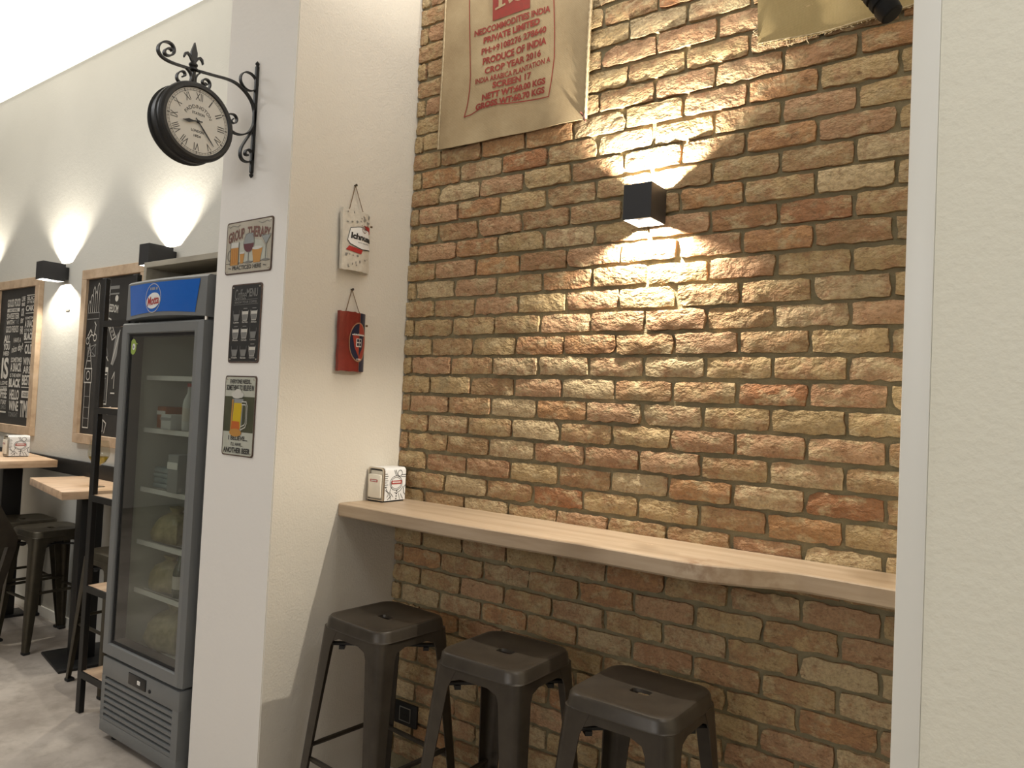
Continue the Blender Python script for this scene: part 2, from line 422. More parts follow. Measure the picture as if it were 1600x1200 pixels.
# ------------------------------------------------------------------ SETTING
ZC = 3.66
XW, YP, XP = -.048, -.612, -.475      # pillar: right face, front face, left face
YF = -.06                              # far dining wall
XR, YR = 1.935, -.75                   # near partition on the right
b = MB(); b.box((-7.2,-6.6,-.06),(5.6,.3,0)); struct(b.build('floor', M['floor'], smooth=0))
b = MB(); b.box((-7.2,-6.6,ZC),(5.6,.3,ZC+.06)); struct(b.build('ceiling', M['ceiling'], smooth=0))
b = MB(); b.box((-7.2,-6.72,-.06),(5.6,-6.6,ZC)); struct(b.build('wall_front', M['plaster_smooth'], smooth=0))
b = MB(); b.box((-7.32,-6.6,-.06),(-7.2,.3,ZC)); struct(b.build('wall_left', M['plaster_smooth'], smooth=0))
b = MB(); b.box((5.6,-6.6,-.06),(5.72,.3,ZC)); struct(b.build('wall_east', M['plaster_smooth'], smooth=0))
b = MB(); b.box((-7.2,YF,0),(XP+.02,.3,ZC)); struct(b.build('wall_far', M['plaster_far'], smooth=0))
# pillar with two differently plastered faces
b = MB()
def pillar():
    bm = bmesh.new(); bmesh.ops.create_cube(bm, size=1)
    lo, hi = (XP, YP, 0), (XW, .25, ZC)
    for q in bm.verts: q.co = Vector([lo[i]+(q.co[i]+.5)*(hi[i]-lo[i]) for i in range(3)])
    es = [e for e in bm.edges if abs(e.verts[0].co.z-e.verts[1].co.z) > 1]
    bmesh.ops.bevel(bm, geom=es, offset=.003, segments=2, affect='EDGES')
    bm.normal_update()
    me = bpy.data.meshes.new('wall_pillar')
    for f in bm.faces:
        f.smooth = True; f.material_index = 0 if f.normal.x > .6 else 1
    bm.to_mesh(me); bm.free(); me.materials.append(M['plaster']); me.materials.append(M['plaster_smooth'])
    me.set_sharp_from_angle(angle=math.radians(40))
    o = bpy.data.objects.new('wall_pillar', me); COL.objects.link(o); return o
struct(pillar())
b = MB(); b.box((XR+.045,YR,0),(5.6,.25,ZC)); b.box((XR+.001,YR+.012,0),(XR+.05,.25,ZC)); struct(b.build('wall_right', M['plaster_right'], smooth=0))
b = MB(); b.rbox((XR,YR-.004,0),(XR+.0445,YR+.06,ZC-.001),.0025); struct(b.build('trim_1', M['white_trim']))
b = MB(); b.rbox((-7.19,YF-.014,0),(XP-.03,YF-.0005,.062),.003); struct(b.build('baseboard_far', M['white_trim']))
# brick wall: mortar bed + bricks
L, H, ROW0 = .2109, .077534, 1.653
b = MB(); b.box((XW-.02,.014,0),(XR+.2,.25,ZC)); wall = struct(b.build('wall_back', M['mortar'], smooth=0))
BL, BH = L-.0125, H-.0135
def brick_variant(seed):
    rnd = random.Random(seed); nx, nz = 8, 3
    g = []
    def j(a): return rnd.uniform(-a, a)
    amp = rnd.choice([.0020, .0030, .0042]); chip = rnd.random(); cx, cz = rnd.choice([0, nx]), rnd.choice([0, nz])
    for k in range(nz+1):
        for i in range(nx+1):
            x = -BL/2+BL*i/nx; z = -BH/2+BH*k/nz; y = j(.0024)
            ei, ek = i in (0, nx), k in (0, nz)
            if ei: x += j(amp*1.2)
            else: x += j(.004)
            if ek: z += j(amp)
            else: z += j(.004)
            if ei and ek: x *= .985; z *= .93
            if ei or ek: y += .0022+rnd.random()*.0025
            if chip < .45 and abs(i-cx) <= 1 and abs(k-cz) <= 1: y += .005*rnd.random()+.001
            if chip < .25 and i == cx and k == cz: x *= .96; z *= .78
            g.append((x, y, z))
    mb = MB(); W_ = nx+1
    mb.add(g, [(k*W_+i, k*W_+i+1, (k+1)*W_+i+1, (k+1)*W_+i) for k in range(nz) for i in range(nx)])
    loop = [i for i in range(W_)]+[k*W_+nx for k in range(1, nz+1)]+[nz*W_+i for i in range(nx-1, -1, -1)]+[k*W_ for k in range(nz-1, 0, -1)]
    front = [g[i] for i in loop]; back = [(p[0], .020, p[2]) for p in front]; n = len(loop)
    mb.add(front+back, [(i, (i+1) % n, n+(i+1) % n, n+i) for i in range(n)])
    me = bpy.data.meshes.new('brick'); me.from_pydata(mb.v, [], mb.f)
    bm = bmesh.new(); bm.from_mesh(me); bmesh.ops.remove_doubles(bm, verts=bm.verts[:], dist=1e-6); bmesh.ops.recalc_face_normals(bm, faces=bm.faces[:])
    bm.to_mesh(me); bm.free()
    me.polygons.foreach_set('use_smooth', [True]*len(me.polygons)); me.set_sharp_from_angle(angle=math.radians(50))
    me.materials.append(M['brick']); return me
VAR = [brick_variant(100+i) for i in range(18)]
TAN, PALE, BROWN, RED, PINK, ORANGE = (0.445, 0.319, 0.164), (0.504, 0.382, 0.223), (0.353, 0.227, 0.118), (0.35, 0.165, 0.08), (0.445, 0.273, 0.155), (0.43, 0.24, 0.115)
# reds and oranges at the courses where the wall has them: (x, z)
ODD = [(1.49,1.575,RED),(1.49,2.12,RED),(1.28,2.2,ORANGE),(1.40,2.04,ORANGE),(1.30,2.33,BROWN),(.16,2.43,ORANGE),(.60,2.43,RED),(.33,2.28,ORANGE),
       (.16,2.2,BROWN),(.65,2.2,BROWN),(.42,2.12,RED),(.04,2.04,ORANGE),(.53,2.04,ORANGE),(.78,1.97,ORANGE),(.42,1.89,PINK),(1.6,1.27,RED),(1.17,1.27,RED),
       (.84,1.35,PINK),(.73,1.19,RED),(1.05,1.2,RED),(1.49,1.19,ORANGE),(1.6,2.43,PINK),(1.72,2.58,ORANGE),(1.28,2.51,PINK),(1.07,2.9,RED),(.95,2.74,PINK),
       (1.07,2.74,PINK),(1.16,2.82,RED),(1.4,1.97,PINK),(1.7,1.81,PINK),(.2,1.73,BROWN),(.1,1.65,PINK),(1.2,1.73,PINK),(.95,1.81,PINK),(.75,1.89,PINK),(.95,1.5,PINK)]
cells = []
for r in range(-21, 27):
    z = ROW0+r*H; off = 0.0 if r % 2 == 0 else .5
    if z+BH/2 > ZC-.005 or z-BH/2 < .01: continue
    for c in range(-2, 12):
        x0 = (c+off)*L; x1 = x0+L
        a, e = max(x0+.00625, XW+.001), min(x1-.00625, XR+.06)
        if e-a < .018: continue
        cells.append((a, e, z))
rc = random.Random(5)
def brick_col(x, z):
    for ox, oz, c in ODD:
        if abs(ox-x) < L*.45 and abs(oz-z) < H*.5: base = c; break
    else:
        t = rc.random()
        base = TAN if t < .46 else PALE if t < .66 else BROWN if t < .78 else PINK if t < .93 else ORANGE
    k = rc.uniform(.88, 1.1)
    return (base[0]*k, base[1]*k, base[2]*k, 1)
def seen(a, e, z):
    """size in the picture, 0 when outside it or behind the sacks and the near partition"""
    d = Vector(((a+e)/2, 0, z))-cam_loc; dz = d.dot(fw)
    px, py = 800+FPX*d.dot(rr)/dz, 600-FPX*d.dot(uu)/dz
    if not (-60 < px < 1480 and -40 < py < 1240): return 0
    x = (a+e)/2
    if z > 2.62 and .16 < x < .74: return 0
    if z > 2.72 and 1.46 < x: return 0
    if 1.06 < z < 1.09: return 0
    return (e-a)/dz
order = sorted(cells, key=lambda q: -seen(*q))
rest = MB()
for k, (a, e, z) in enumerate(order):
    me = VAR[rc.randrange(len(VAR))]; flip = rc.random() < .5
    sx = (e-a)/BL; x = (a+e)/2; y = rc.uniform(-.006, .003); zz = z+rc.uniform(-.0016, .0016); rot = rc.uniform(-.008, .008)
    colr = brick_col(x, z)
    mtx = Matrix.Translation((x, y, zz)) @ Matrix.Rotation(rot, 4, 'Y') @ Matrix.Rotation(rc.uniform(-.03, .03), 4, 'X') @ Matrix.Rotation(rc.uniform(-.012, .012), 4, 'Z') @ Matrix.Diagonal((sx, 1, 1, 1))
    if flip: mtx = mtx @ Matrix.Rotation(PI, 4, 'Y')
    if k < 298 and seen(a, e, z) > 0:
        o = bpy.data.objects.new('brick', me); COL.objects.link(o); o.parent = wall
        o.matrix_local = mtx; o.color = colr
    else:
        rest.xf = mtx; rest.add([v.co for v in me.vertices], [tuple(p.vertices) for p in me.polygons]); rest.xf = None
o = rest.build('brick_courses', M['brick'], wall, smooth=50); o['kind'] = 'stuff'; o.color = (*TAN, 1)

# ------------------------------------------------------------------ SCONCES
def sconce(x, ywall, z, label, power, up=.040, dn=.027, sx=.098, sy=.110, sz=.114, gap=.012):
    t = empty('wall_sconce', (x, ywall, z)); tag(t, label, 'wall lamp', 'cube wall lamps shining up and down')
    y1, y0 = -gap, -gap-sy; h = sz/2; th = .004
    m = MB()
    m.box((-sx/2, y0, -h), (sx/2, y0+th, h)); m.box((-sx/2, y1-th, -h), (sx/2, y1, h))
    m.box((-sx/2, y0+th, -h), (-sx/2+th, y1-th, h)); m.box((sx/2-th, y0+th, -h), (sx/2, y1-th, h))
    m.box((-sx/2+th, y0+th, -.006), (sx/2-th, y1-th, .006))
    m.build('housing', M['lamp_black'], t, smooth=0)
    m = MB(); m.box((-.035, y1, -.04), (.035, -.0005, .04)); m.build('wall_plate', M['lamp_black'], t, smooth=0)
    i = th+.0008
    for sgn, dep, nm in ((1, up, 'upper_lens'), (-1, dn, 'lower_lens')):
        zz = sgn*(h-dep-.012); m = MB()
        m.box((-sx/2+i, y0+i, min(zz, zz-sgn*.003)), (sx/2-i, y1-i, max(zz, zz-sgn*.003)))
        m.build(nm, M['led'], t, smooth=0)
        l = bpy.data.lights.new('sconce_light', 'SPOT'); l.energy = power*(1.45 if sgn > 0 else 1.0); l.color = (1, .93, .80); l.shadow_soft_size = .010
        l.spot_size = math.radians(178); l.spot_blend = .25
        lo = bpy.data.objects.new('sconce_light', l); COL.objects.link(lo); lo.parent = t
        lo.location = (0, (y0+y1)/2, sgn*(h-dep)); lo.rotation_euler = (PI if sgn > 0 else 0, 0, 0)
    return t
sconce(1.071, -.003, 2.175, 'black cube sconce lighting the brick wall beside the printed sack', SCONCE_W)
sconce(-3.10, YF, 2.232, 'black cube sconce on white wall between the two chalk posters', SCONCE_W*.45, .040, .034, .10, .135, .114, .028)
sconce(-1.80, YF, 2.225, 'black cube sconce just above the grey box over the fridge', SCONCE_W*.45, .040, .034, .10, .135, .114, .028)
sconce(-4.42, YF, 2.232, 'black cube sconce beyond the lettered poster at the picture edge', SCONCE_W*.45, .040, .034, .10, .135, .114, .028)
# added glowing sheet standing in for the brightly lit ceiling over the dining corner
t = empty('ceiling_glow', (-3.4, -1.6, ZC)); tag(t, 'broad glowing sheet added for the bright ceiling over the white dining wall', 'glow sheet')
m = MB(); m.box((-2.9, .58, -.03), (2.7, 1.525, -.012)); m.build('glow_sheet', M['panel_glow'], t, smooth=0)
m = MB()
m.box((-2.92, .56, -.035), (2.72, .58, 0)); m.box((-2.92, .58, -.035), (-2.9, 1.525, 0)); m.box((2.7, .58, -.035), (2.72, 1.525, 0)); m.box((-2.9, .58, -.012), (2.7, 1.525, 0))
m.build('frame', M['white_trim'], t, smooth=0)

# ------------------------------------------------------------------ BAR SHELF
ZS = 1.103
def bar_shelf():
    front = [(XW+.001,-.311),(.02,-.313),(.25,-.322),(.536,-.325),(.80,-.316),(1.01,-.304),(1.20,-.303),(1.34,-.306),(1.40,-.30),(1.50,-.262),(1.58,-.222),(1.63,-.205),(1.74,-.206),(1.855,-.212),(XR-.001,-.215)]
    pts = []
    for i in range(len(front)-1):
        for k in range(4):
            f = k/4; a, c = front[i], front[i+1]; x = a[0]+(c[0]-a[0])*f; y = a[1]+(c[1]-a[1])*f
            pts.append((x, y+random.uniform(-.0008, .0008)))
    pts.append(front[-1])
    n = len(pts); th = .05; r = .004
    prof = [(-.0, ZS-th, .006), (0, ZS-th+.006, 0), (0, ZS-r, 0), (0, ZS-.001, .0025), (0, ZS, .006)]
    rings = []
    rings.append([(x, -.002, ZS-th) for x, y in pts])
    for _, z, dy in prof: rings.append([(x, y+dy, z) for x, y in pts])
    rings.append([(x, -.002, ZS) for x, y in pts])
    m = MB(); m.loft(rings+[rings[0]], None, False)
    ra = len(rings)
    m.add([rings[k][0] for k in range(ra)], [tuple(range(ra))]); m.add([rings[k][-1] for k in range(ra)], [tuple(range(ra))])
    o = m.build('bar_shelf', M['bar_wood'], smooth=22)
    tag(o, 'long thick wooden bar shelf with wavy natural front edge along brick wall', 'shelf')
    for x, y, a in ((1.17, -.14, .009),):
        k = MB(); k.lathe([(a*.6, .0002), (a*.6, .0006), (a, .0006), (a*1.1, .0002)], (x, y, ZS), 'z', 14); k.build('knot', M['frame_wood'], o)
    return o
bar_shelf()

# ------------------------------------------------------------------ STOOLS
def rsq(s, r, n=6):
    """rounded square outline, half side s"""
    out = []
    for cx, cy, a0 in ((1,1,0),(-1,1,PI/2),(-1,-1,PI),(1,-1,1.5*PI)):
        for k in range(n+1):
            a = a0+PI/2*k/n; out.append((cx*(s-r)+r*math.cos(a), cy*(s-r)+r*math.sin(a)))
    return out
def resample_ellipse(outline, a, b_):
    return [(a*math.cos(math.atan2(y, x)), b_*math.sin(math.atan2(y, x))) for x, y in outline]
def make_stool(loc, rz, label, group, mat, h=.77, s=.15, base=.205):
    t = empty('metal_stool', loc, rz); tag(t, label, 'stool', group)
    m = MB(); R = []
    def ring(o, z): R.append([(x, y, z) for x, y in o])
    o0 = rsq(s-.012, .045)
    ring(resample_ellipse(o0, .032, .018), h-.016); ring(resample_ellipse(o0, .034, .020), h-.007); ring(resample_ellipse(o0, .041, .025), h-.006)
    ring(rsq(s*.62, .05), h-.005); ring(rsq(s-.020, .046), h-.002); ring(rsq(s-.012, .047), h); ring(rsq(s-.004, .049), h-.002); ring(rsq(s+.001, .05), h-.009)
    ring(rsq(s+.004, .052), h-.032); ring(rsq(s+.0065, .053), h-.036); ring(rsq(s+.0055, .053), h-.039); ring(rsq(s+.0045, .052), h-.0385)
    ring(rsq(s+.001, .05), h-.030); ring(rsq(s-.003, .047), h-.010)
    m.loft(R); m.build('seat', mat, t, smooth=35)
    # apron: folded sheet under the lip, arching down into the legs
    m = MB(); n = 7
    for q in range(4):
        rot = Matrix.Rotation(q*PI/2, 4, 'Z'); up_, lo_, ui, li = [], [], [], []
        for k in range(n+1):
            f = -1+2*k/n; x = f*(s-.035); zz = h-.062-.030*max(0, abs(f)-.45)**2*6
            up_.append(rot @ Vector((x, -s-.001, h-.030))); lo_.append(rot @ Vector((x, -s-.004-.02*(h-.03-zz), zz)))
            ui.append(rot @ Vector((x, -s+.002, h-.030))); li.append(rot @ Vector((x, -s-.001, zz)))
        m.loft([up_, lo_, li, ui], None, False)
    m.build('apron', mat, t, smooth=40)
    for sx, sy in ((-1,-1),(1,-1),(1,1),(-1,1)):
        m = MB(); rings = []
        for f, z, wd in ((0, h-.036, .088), (.08, h-.095, .066), (.35, h-.095-(h-.12)*.3, .055), (.7, h*.3, .043), (1, .012, .030)):
            g = (h-.036-z)/(h-.036-.012)
            cx = s+.003+(base-s)*g; r = .030*(1-g*.6); q = []
            for k in range(5):
                a = PI/2*k/4; q.append((cx-r+r*math.cos(a), cx-r+r*math.sin(a)))
            outer = [(cx, cx-wd)]+q+[(cx-wd, cx)]
            th = .0035; inner = [(cx-wd, cx-th)]+[(x-th*.9, y-th*.9) for x, y in reversed(q)]+[(cx-th, cx-wd)]
            rings.append([(sx*x, sy*y, z) for x, y in outer+inner])
        m.loft(rings, None, True, True, True)
        lg = m.build('leg', mat, t, smooth=35)
        m = MB(); e = base+.004; m.rbox((min(sx*(e-.036), sx*e), min(sy*(e-.036), sy*e), 0), (max(sx*(e-.036), sx*e), max(sy*(e-.036), sy*e), .016), .003, None, 1)
        m.build('rubber_foot', M['rubber'], lg)
    for q, z in ((0, .292), (1, .325), (2, .292), (3, .325)):
        d = s+(base-s)*(1-z/h)-.012; rot = Matrix.Rotation(q*PI/2, 4, 'Z')
        m = MB(); m.tube([rot @ Vector((-d+.004, -d, z)), rot @ Vector((-d*.7, -d, z+.001)), rot @ Vector((d*.7, -d, z+.001)), rot @ Vector((d-.004, -d, z))], [.006, .0085, .0085, .006], 8)
        m.build('stretcher', mat, t)
    for q in (0, 1):
        rot = Matrix.Rotation(q*PI/2, 4, 'Z'); m = MB(); zz = h-.098-.010*q; d = s-.006
        m.xf = rot @ Matrix.Rotation(PI/4, 4, 'Z'); m.box((-d*1.38, -.011, zz-.004), (d*1.38, .011, zz+.004))
        m.box((-d*1.05, -.016, zz-.016), (-d*.92, .016, zz-.004)); m.box((d*.92, -.016, zz-.016), (d*1.05, .016, zz-.004))
        m.build('cross_brace', M['black_steel'], t, smooth=0)
    return t
G1 = 'dark metal stools under the bar shelf'
st = make_stool((.325, -.40, 0), math.radians(-4), 'dark bronze metal stool nearest the cream side wall under the bar shelf', G1, M['bronze'])
def stool_copy(loc, rz, label, group):
    c = copy_tree(st); c.location = loc; c.rotation_euler = (0, 0, rz); c['label'] = label; c['group'] = group; return c
stool_copy((.832, -.395, 0), math.radians(1), 'dark bronze metal stool in the middle of three under the bar shelf', G1)
stool_copy((1.285, -.402, 0), math.radians(0), 'dark bronze metal stool nearest the white partition, third along bar shelf', G1)
G2 = 'worn metal stools at the far tables'
s2 = make_stool((-2.60, -.262, 0), math.radians(2), 'worn low metal stool standing in front between the two far tables', G2, M['bronze_old'], .67, .152, .185)
def stool_copy2(loc, rz, label):
    c = copy_tree(s2); c.location = loc; c.rotation_euler = (0, 0, rz); c['label'] = label; return c
stool_copy2((-3.0, -.262, 0), math.radians(-3), 'worn metal stool half under the far table with the napkin dispenser')
stool_copy2((-1.70, -.262, 0), 0, 'worn metal stool mostly hidden behind the black ladder rack and fridge')

# ------------------------------------------------------------------ SWEPT METAL CHAIR at picture edge
def swept_chair():
    t = empty('metal_chair', (-2.685, -.695, 0)); tag(t, 'dark steel chair with swept sides cut off at the picture edge', 'chair')
    zs = .63
    m = MB(); m.rbox((-.21, -.20, zs-.03), (.21, .20, zs), .008); m.build('seat', M['bronze'], t)
    for sx in (-1, 1):
        m = MB(); x = sx*.215
        prof = [(.21, zs-.03), (.213, zs+.02), (.11, zs+.215), (.0, zs+.31), (-.2, zs+.38), (-.2, zs-.03)]
        m.add([(x, y, z) for y, z in prof]+[(x-sx*.008, y, z) for y, z in prof], [tuple(range(6)), tuple(range(11, 5, -1))]+[(i, (i+1) % 6, 6+(i+1) % 6, 6+i) for i in range(6)])
        m.build('side_panel', M['bronze'], t)
    m = MB(); m.rbox((-.215, -.215, zs-.03), (.215, -.20, zs+.40), .006); m.build('backrest', M['bronze'], t)
    for sx in (-1, 1):
        for sy in (-1, 1):
            m = MB(); m.loft([[(sx*(cx+a), sy*(cx+c), z) for a, c in ((-w_, -w_), (w_, -w_), (w_, w_), (-w_, w_))] for z, cx, w_ in ((zs-.03, .19, .022), (.0, .085, .013))], None, True, True, True)
            m.build('leg', M['bronze'], t)
    return t
swept_chair()

# ------------------------------------------------------------------ FAR TABLES
def table(corner, ang, lx, ly, z, th, label, col_at, plate):
    t = empty('bar_table', (corner[0], corner[1], 0), ang); tag(t, label, 'table', 'wooden pedestal tables along white wall')
    m = MB(); m.rbox((-lx, 0, z-th), (0, ly, z), .003); m.build('table_top', M['table_wood'], t)
    cx, cy = col_at
    m = MB(); m.rbox((cx-.055, cy-.055, .015), (cx+.055, cy+.055, z-th), .003); m.build('column', M['black_steel'], t)
    px, py = plate
    m = MB(); m.rbox((cx-px, cy-py, 0), (cx+px, cy+py, .015), .003); m.build('base_plate', M['black_steel'], t)
    m = MB(); m.box((cx-.16, cy-.12, z-th-.006), (cx+.16, cy+.12, z-th)); m.build('mounting_plate', M['black_steel'], t, smooth=0)
    return t
table((-1.965, -.485, 0), math.radians(-10), .74, .385, .952, .042, 'nearer far table with pale wood top holding a wine glass', (-.232, .195), (.19, .15))
table((-2.90, -.56, 0), math.radians(-6), .72, .42, 1.035, .045, 'farther pale wood table with a napkin dispenser near the lettered poster', (-.43, .28), (.085, .12))
# black wall rail behind the tables
m = MB(); m.rbox((-7.0, YF-.022, .945), (-1.3, YF-.0005, 1.037), .002); o = m.build('wall_rail', M['black_steel']); tag(o, 'flat black rail running along the white wall behind the tables', 'wall rail')
# wine glass
def wine_glass(loc):
    t = empty('wine_glass', loc); tag(t, 'balloon wine glass with some white wine on the nearer far table', 'wine glass')
    m = MB(); m.lathe([(.0001, 0), (.040, 0), (.040, .002), (.007, .006), (.004, .02), (.004, .105), (.010, .114), (.034, .134), (.053, .168), (.056, .19), (.046, .255), (.0452, .255), (.055, .19), (.052, .169), (.033, .136), (.0001, .118)], (0,0,0), 'z', 32)
    m.build('goblet', M['wineglass'], t)
    m = MB(); m.lathe([(.0001, .119), (.0325, .137), (.0490, .163), (.0500, .166), (.0001, .166)], (0,0,0), 'z', 32); m.build('white_wine', M['white_wine'], t)
    return t
wine_glass((-2.10, -.25, .952))

# ------------------------------------------------------------------ LADDER RACK
def ladder_rack():
    t = empty('ladder_rack', (-1.45, -.568, 0)); tag(t, 'tall narrow black steel rack with wooden shelves beside the fridge', 'rack')
    W_, D_ = .285, .36
    for x in (0, W_):
        for y in (0, D_):
            m = MB(); m.rbox((x-.019, y-.012, 0), (x+.019, y+.012, 2.012), .002, None, 1); m.build('post', M['black_steel'], t)
    for z in (.196, .588, 1.003, 1.409, 1.812):
        m = MB(); m.rbox((.02, -.008, z-.018), (W_-.02, D_+.008, z), .002, None, 1); sh = m.build('shelf', M['table_wood'], t)
        for lo, hi in (((.02, -.018, z-.030), (W_-.02, -.0085, z-.001)), ((.02, D_+.0085, z-.030), (W_-.02, D_+.018, z-.001))):
            m = MB(); m.box(lo, hi); m.build('rail', M['black_steel'], sh, smooth=0)
    return t
ladder_rack()

# ------------------------------------------------------------------ FRIDGE
def fridge():
    t = empty('display_fridge', (-.827, -.33, 0)); tag(t, 'tall grey glass-door display fridge with a blue header beside the pillar', 'fridge')
    ox, oy = .827, .33
    def P(lo, hi): return (lo[0]+ox, lo[1]+oy, lo[2]), (hi[0]+ox, hi[1]+oy, hi[2])
    x0, x1, yb, yf = -1.128, -.528, -.075, -.565
    m = MB()
    m.box(*P((x0, yf, .36), (x0+.03, yb, 1.93))); m.box(*P((x1-.03, yf, .36), (x1, yb, 1.93))); m.box(*P((x0+.03, yb-.03, .36), (x1-.03, yb, 1.93)))
    m.box(*P((x0+.03, yf, 1.76), (x1-.03, yb-.03, 1.93))); m.box(*P((x0, yf, .05), (x1, yb, .36)))
    m.build('cabinet', M['fridge'], t, smooth=0)
    m = MB(); e = .0305
    m.box(*P((x0+e, yf+.002, .361), (x1-e, yb-e, .385))); m.box(*P((x0+e, yb-.034, .385), (x1-e, yb-e, 1.755)))
    m.box(*P((x0+e, yf+.002, .385), (x0+.034, yb-.034, 1.755))); m.box(*P((x1-.034, yf+.002, .385), (x1-e, yb-.034, 1.755))); m.box(*P((x0+e, yf+.002, 1.755), (x1-e, yb-e, 1.759)))
    m.build('liner', M['fridge_in'], t, smooth=0)
    for z in (.62, .83, 1.06, 1.32, 1.55):
        m = MB(); 
        for k in range(12):
            y = yf+.04+k*.034; a, c = P((x0+.036, y, z), (x1-.036, y, z)); m.tube([a, c], .0025, 5)
        m.box(*P((x0+.036, yf+.028, z-.006), (x1-.036, yf+.034, z+.014))); m.build('wire_shelf', M['enamel'], t)
    # lower grille
    m = MB(); yq = -.632
    vx0, vx1, vz0, vz1 = -1.103, -.570, .088, .268
    m.rbox(*P((x0-.004, yq, vz1), (x1+.002, yf, .349)), .005); m.rbox(*P((x0-.004, yq, .034), (x1+.002, yf, vz0)), .005)
    m.box(*P((x0-.004, yq+.001, vz0-.004), (vx0, yf, vz1+.004))); m.box(*P((vx1, yq+.001, vz0-.004), (x1+.002, yf, vz1+.004)))
    m.build('lower_panel', M['fridge'], t)
    m = MB(); m.box(*P((vx0, yq+.035, vz0), (vx1, yf, vz1))); m.build('vent_recess', M['fridge_dark'], t, smooth=0)
    n = 7; p_ = (vz1-vz0)/n
    for k in range(n):
        z = vz0+k*p_; m = MB()
        q = [(yq+.001, z+.001), (yq+.001, z+p_*.50), (yq+.012, z+p_*.66), (yq+.018, z+p_*.60), (yq+.006, z+.001)]
        a = [(vx0+ox, y+oy, zz) for y, zz in q]; c = [(vx1+ox, y+oy, zz) for y, zz in q]
        m.loft([a, c], None, True, True, True); m.build('slat', M['fridge'], t, smooth=0)
    m = MB(); m.rbox(*P((-.905, yq-.004, .287), (-.768, yq+.001, .334)), .002); cp = m.build('control_panel', M['socket'], t)
    m = MB(); m.rbox(*P((-.828, yq-.007, .303), (-.806, yq-.004, .319)), .001, None, 1); m.build('switch', M['white'], cp)
    m = MB(); m.lathe([(.0001, -.004), (.007, -.004), (.008, 0)], (-.738+ox, yq+oy, .297), 'y', 12); m.build('lock', M['fridge_dark'], t)
    # door
    dx0, dx1, dz0, dz1, gy0, gy1 = -1.142, -.520, .360, 1.785, -.636, -.570
    gx0, gx1, gz0, gz1 = -1.086, -.565, .412, 1.738
    def fr(x0_, x1_, z0_, z1_, y): return [(x0_+ox, y+oy, z0_), (x1_+ox, y+oy, z0_), (x1_+ox, y+oy, z1_), (x0_+ox, y+oy, z1_)]
    m = MB(); c = .012
    m.loft([fr(gx0, gx1, gz0, gz1, gy1), fr(dx0, dx1, dz0, dz1, gy1), fr(dx0, dx1, dz0, dz1, gy0+c), fr(dx0+c, dx1-c*1.6, dz0+.004, dz1-.008, gy0), fr(gx0-.004, gx1+.004, gz0-.004, gz1+.004, gy0), fr(gx0, gx1, gz0, gz1, gy0+.006), fr(gx0, gx1, gz0, gz1, gy1)])
    dr = m.build('door', M['fridge'], t, smooth=20)
    m = MB(); m.loft([fr(gx0, gx1, gz0, gz1, gy0+.012), fr(gx0+.012, gx1-.012, gz0+.012, gz1-.012, gy0+.012), fr(gx0+.012, gx1-.012, gz0+.012, gz1-.012, gy1), fr(gx0, gx1, gz0, gz1, gy1), fr(gx0, gx1, gz0, gz1, gy0+.012)])
    m.build('gasket', M['fridge_dark'], dr, smooth=0)
    m = MB(); m.box(*P((gx0+.0005, gy0+.014, gz0+.0005), (gx1-.0005, gy0+.020, gz1-.0005))); m.build('glass_pane', M['pane'], dr, smooth=0)
    m = MB(); F = Flat(m, lambda u, v, o: (u+ox, gy0+.0138-o+oy, v))
    F.ell(-1.055, 1.683, .026, .034, M['green'], 0); F.ell(-1.050, 1.683, .012, .014, M['white'], 1); F.text('b', -1.056, 1.677, -1.046, 1.69, M['black'], 2, .01); F.line([(-1.04, 1.70), (-1.02, 1.695)], .004, M['green'], 0)
    m.build('sticker', None, dr, smooth=0)
    m = MB(); m.tube([P((-.535, gy0+.03, 1.783), (0,0,0))[0], P((-.535, gy0+.03, 1.805), (0,0,0))[0]], .008, 10); m.build('hinge', M['steel'], t)
    # header
    m = MB(); rings = []
    for k in range(9):
        f = k/8; x = -1.140+.617*f; y = -.618-.020*math.sin(PI*f)
        dzb = .010*math.sin(PI*f)
        rings.append([(x+ox, y+oy, 1.800+dzb), (x+ox, y+oy+.001, 1.957), (x+ox, y+oy+.012, 1.967), (x+ox, -.50+oy, 1.967), (x+ox, -.50+oy, 1.802), (x+ox, y+oy+.03, 1.798)])
    m.loft(rings, None, True, True, True); m.build('header', M['fridge'], t, smooth=30)
    def hy(u): f = (u+1.140)/.617; return -.618-.020*math.sin(PI*max(0, min(1, f)))
    m = MB(); F = Flat(m, lambda u, v, o: (u+ox, hy(u)-o-.0006+oy, v)); nn = 12
    for k in range(nn):
        a, c_ = k/nn, (k+1)/nn
        def tb(f): return (-1.115+.551*f, 1.949), (-1.090+.504*f, 1.816+.010*math.sin(PI*f))
        (t0, b0), (t1, b1) = tb(a), tb(c_); F.poly([b0, b1, t1, t0], M['blue'], 0)
    sg = m.build('sign_panel', None, t, smooth=0)
    m = MB(); F = Flat(m, lambda u, v, o: (u+ox, hy(u)-o-.0016+oy, v))
    F.ring(-.885, 1.884, .062, .060, .003, M['chalk'], 0, 40)
    for k, w_ in enumerate((.010, .014, .008, .012)): F.rect(-.912+.0165*k, 1.918, -.912+.0165*k+w_, 1.929, M['grey_print'], 0)
    F.ell(-.882, 1.873, .056, .033, M['white'], 1, 32, .12)
    F.text('Motta', -.930, 1.855, -.836, 1.892, M['red'], 2, .022, .15, .10)
    m.build('logo', None, sg, smooth=0)
    for x in (x0+.06, x1-.06):
        for y in (yf-.02, yb-.06):
            m = MB(); m.lathe([(.0001, 0), (.02, 0), (.02, .012), (.01, .014), (.01, .051)], (x+ox, y+oy, 0), 'z', 12); m.build('foot', M['rubber'], t)
    return t
fridge()
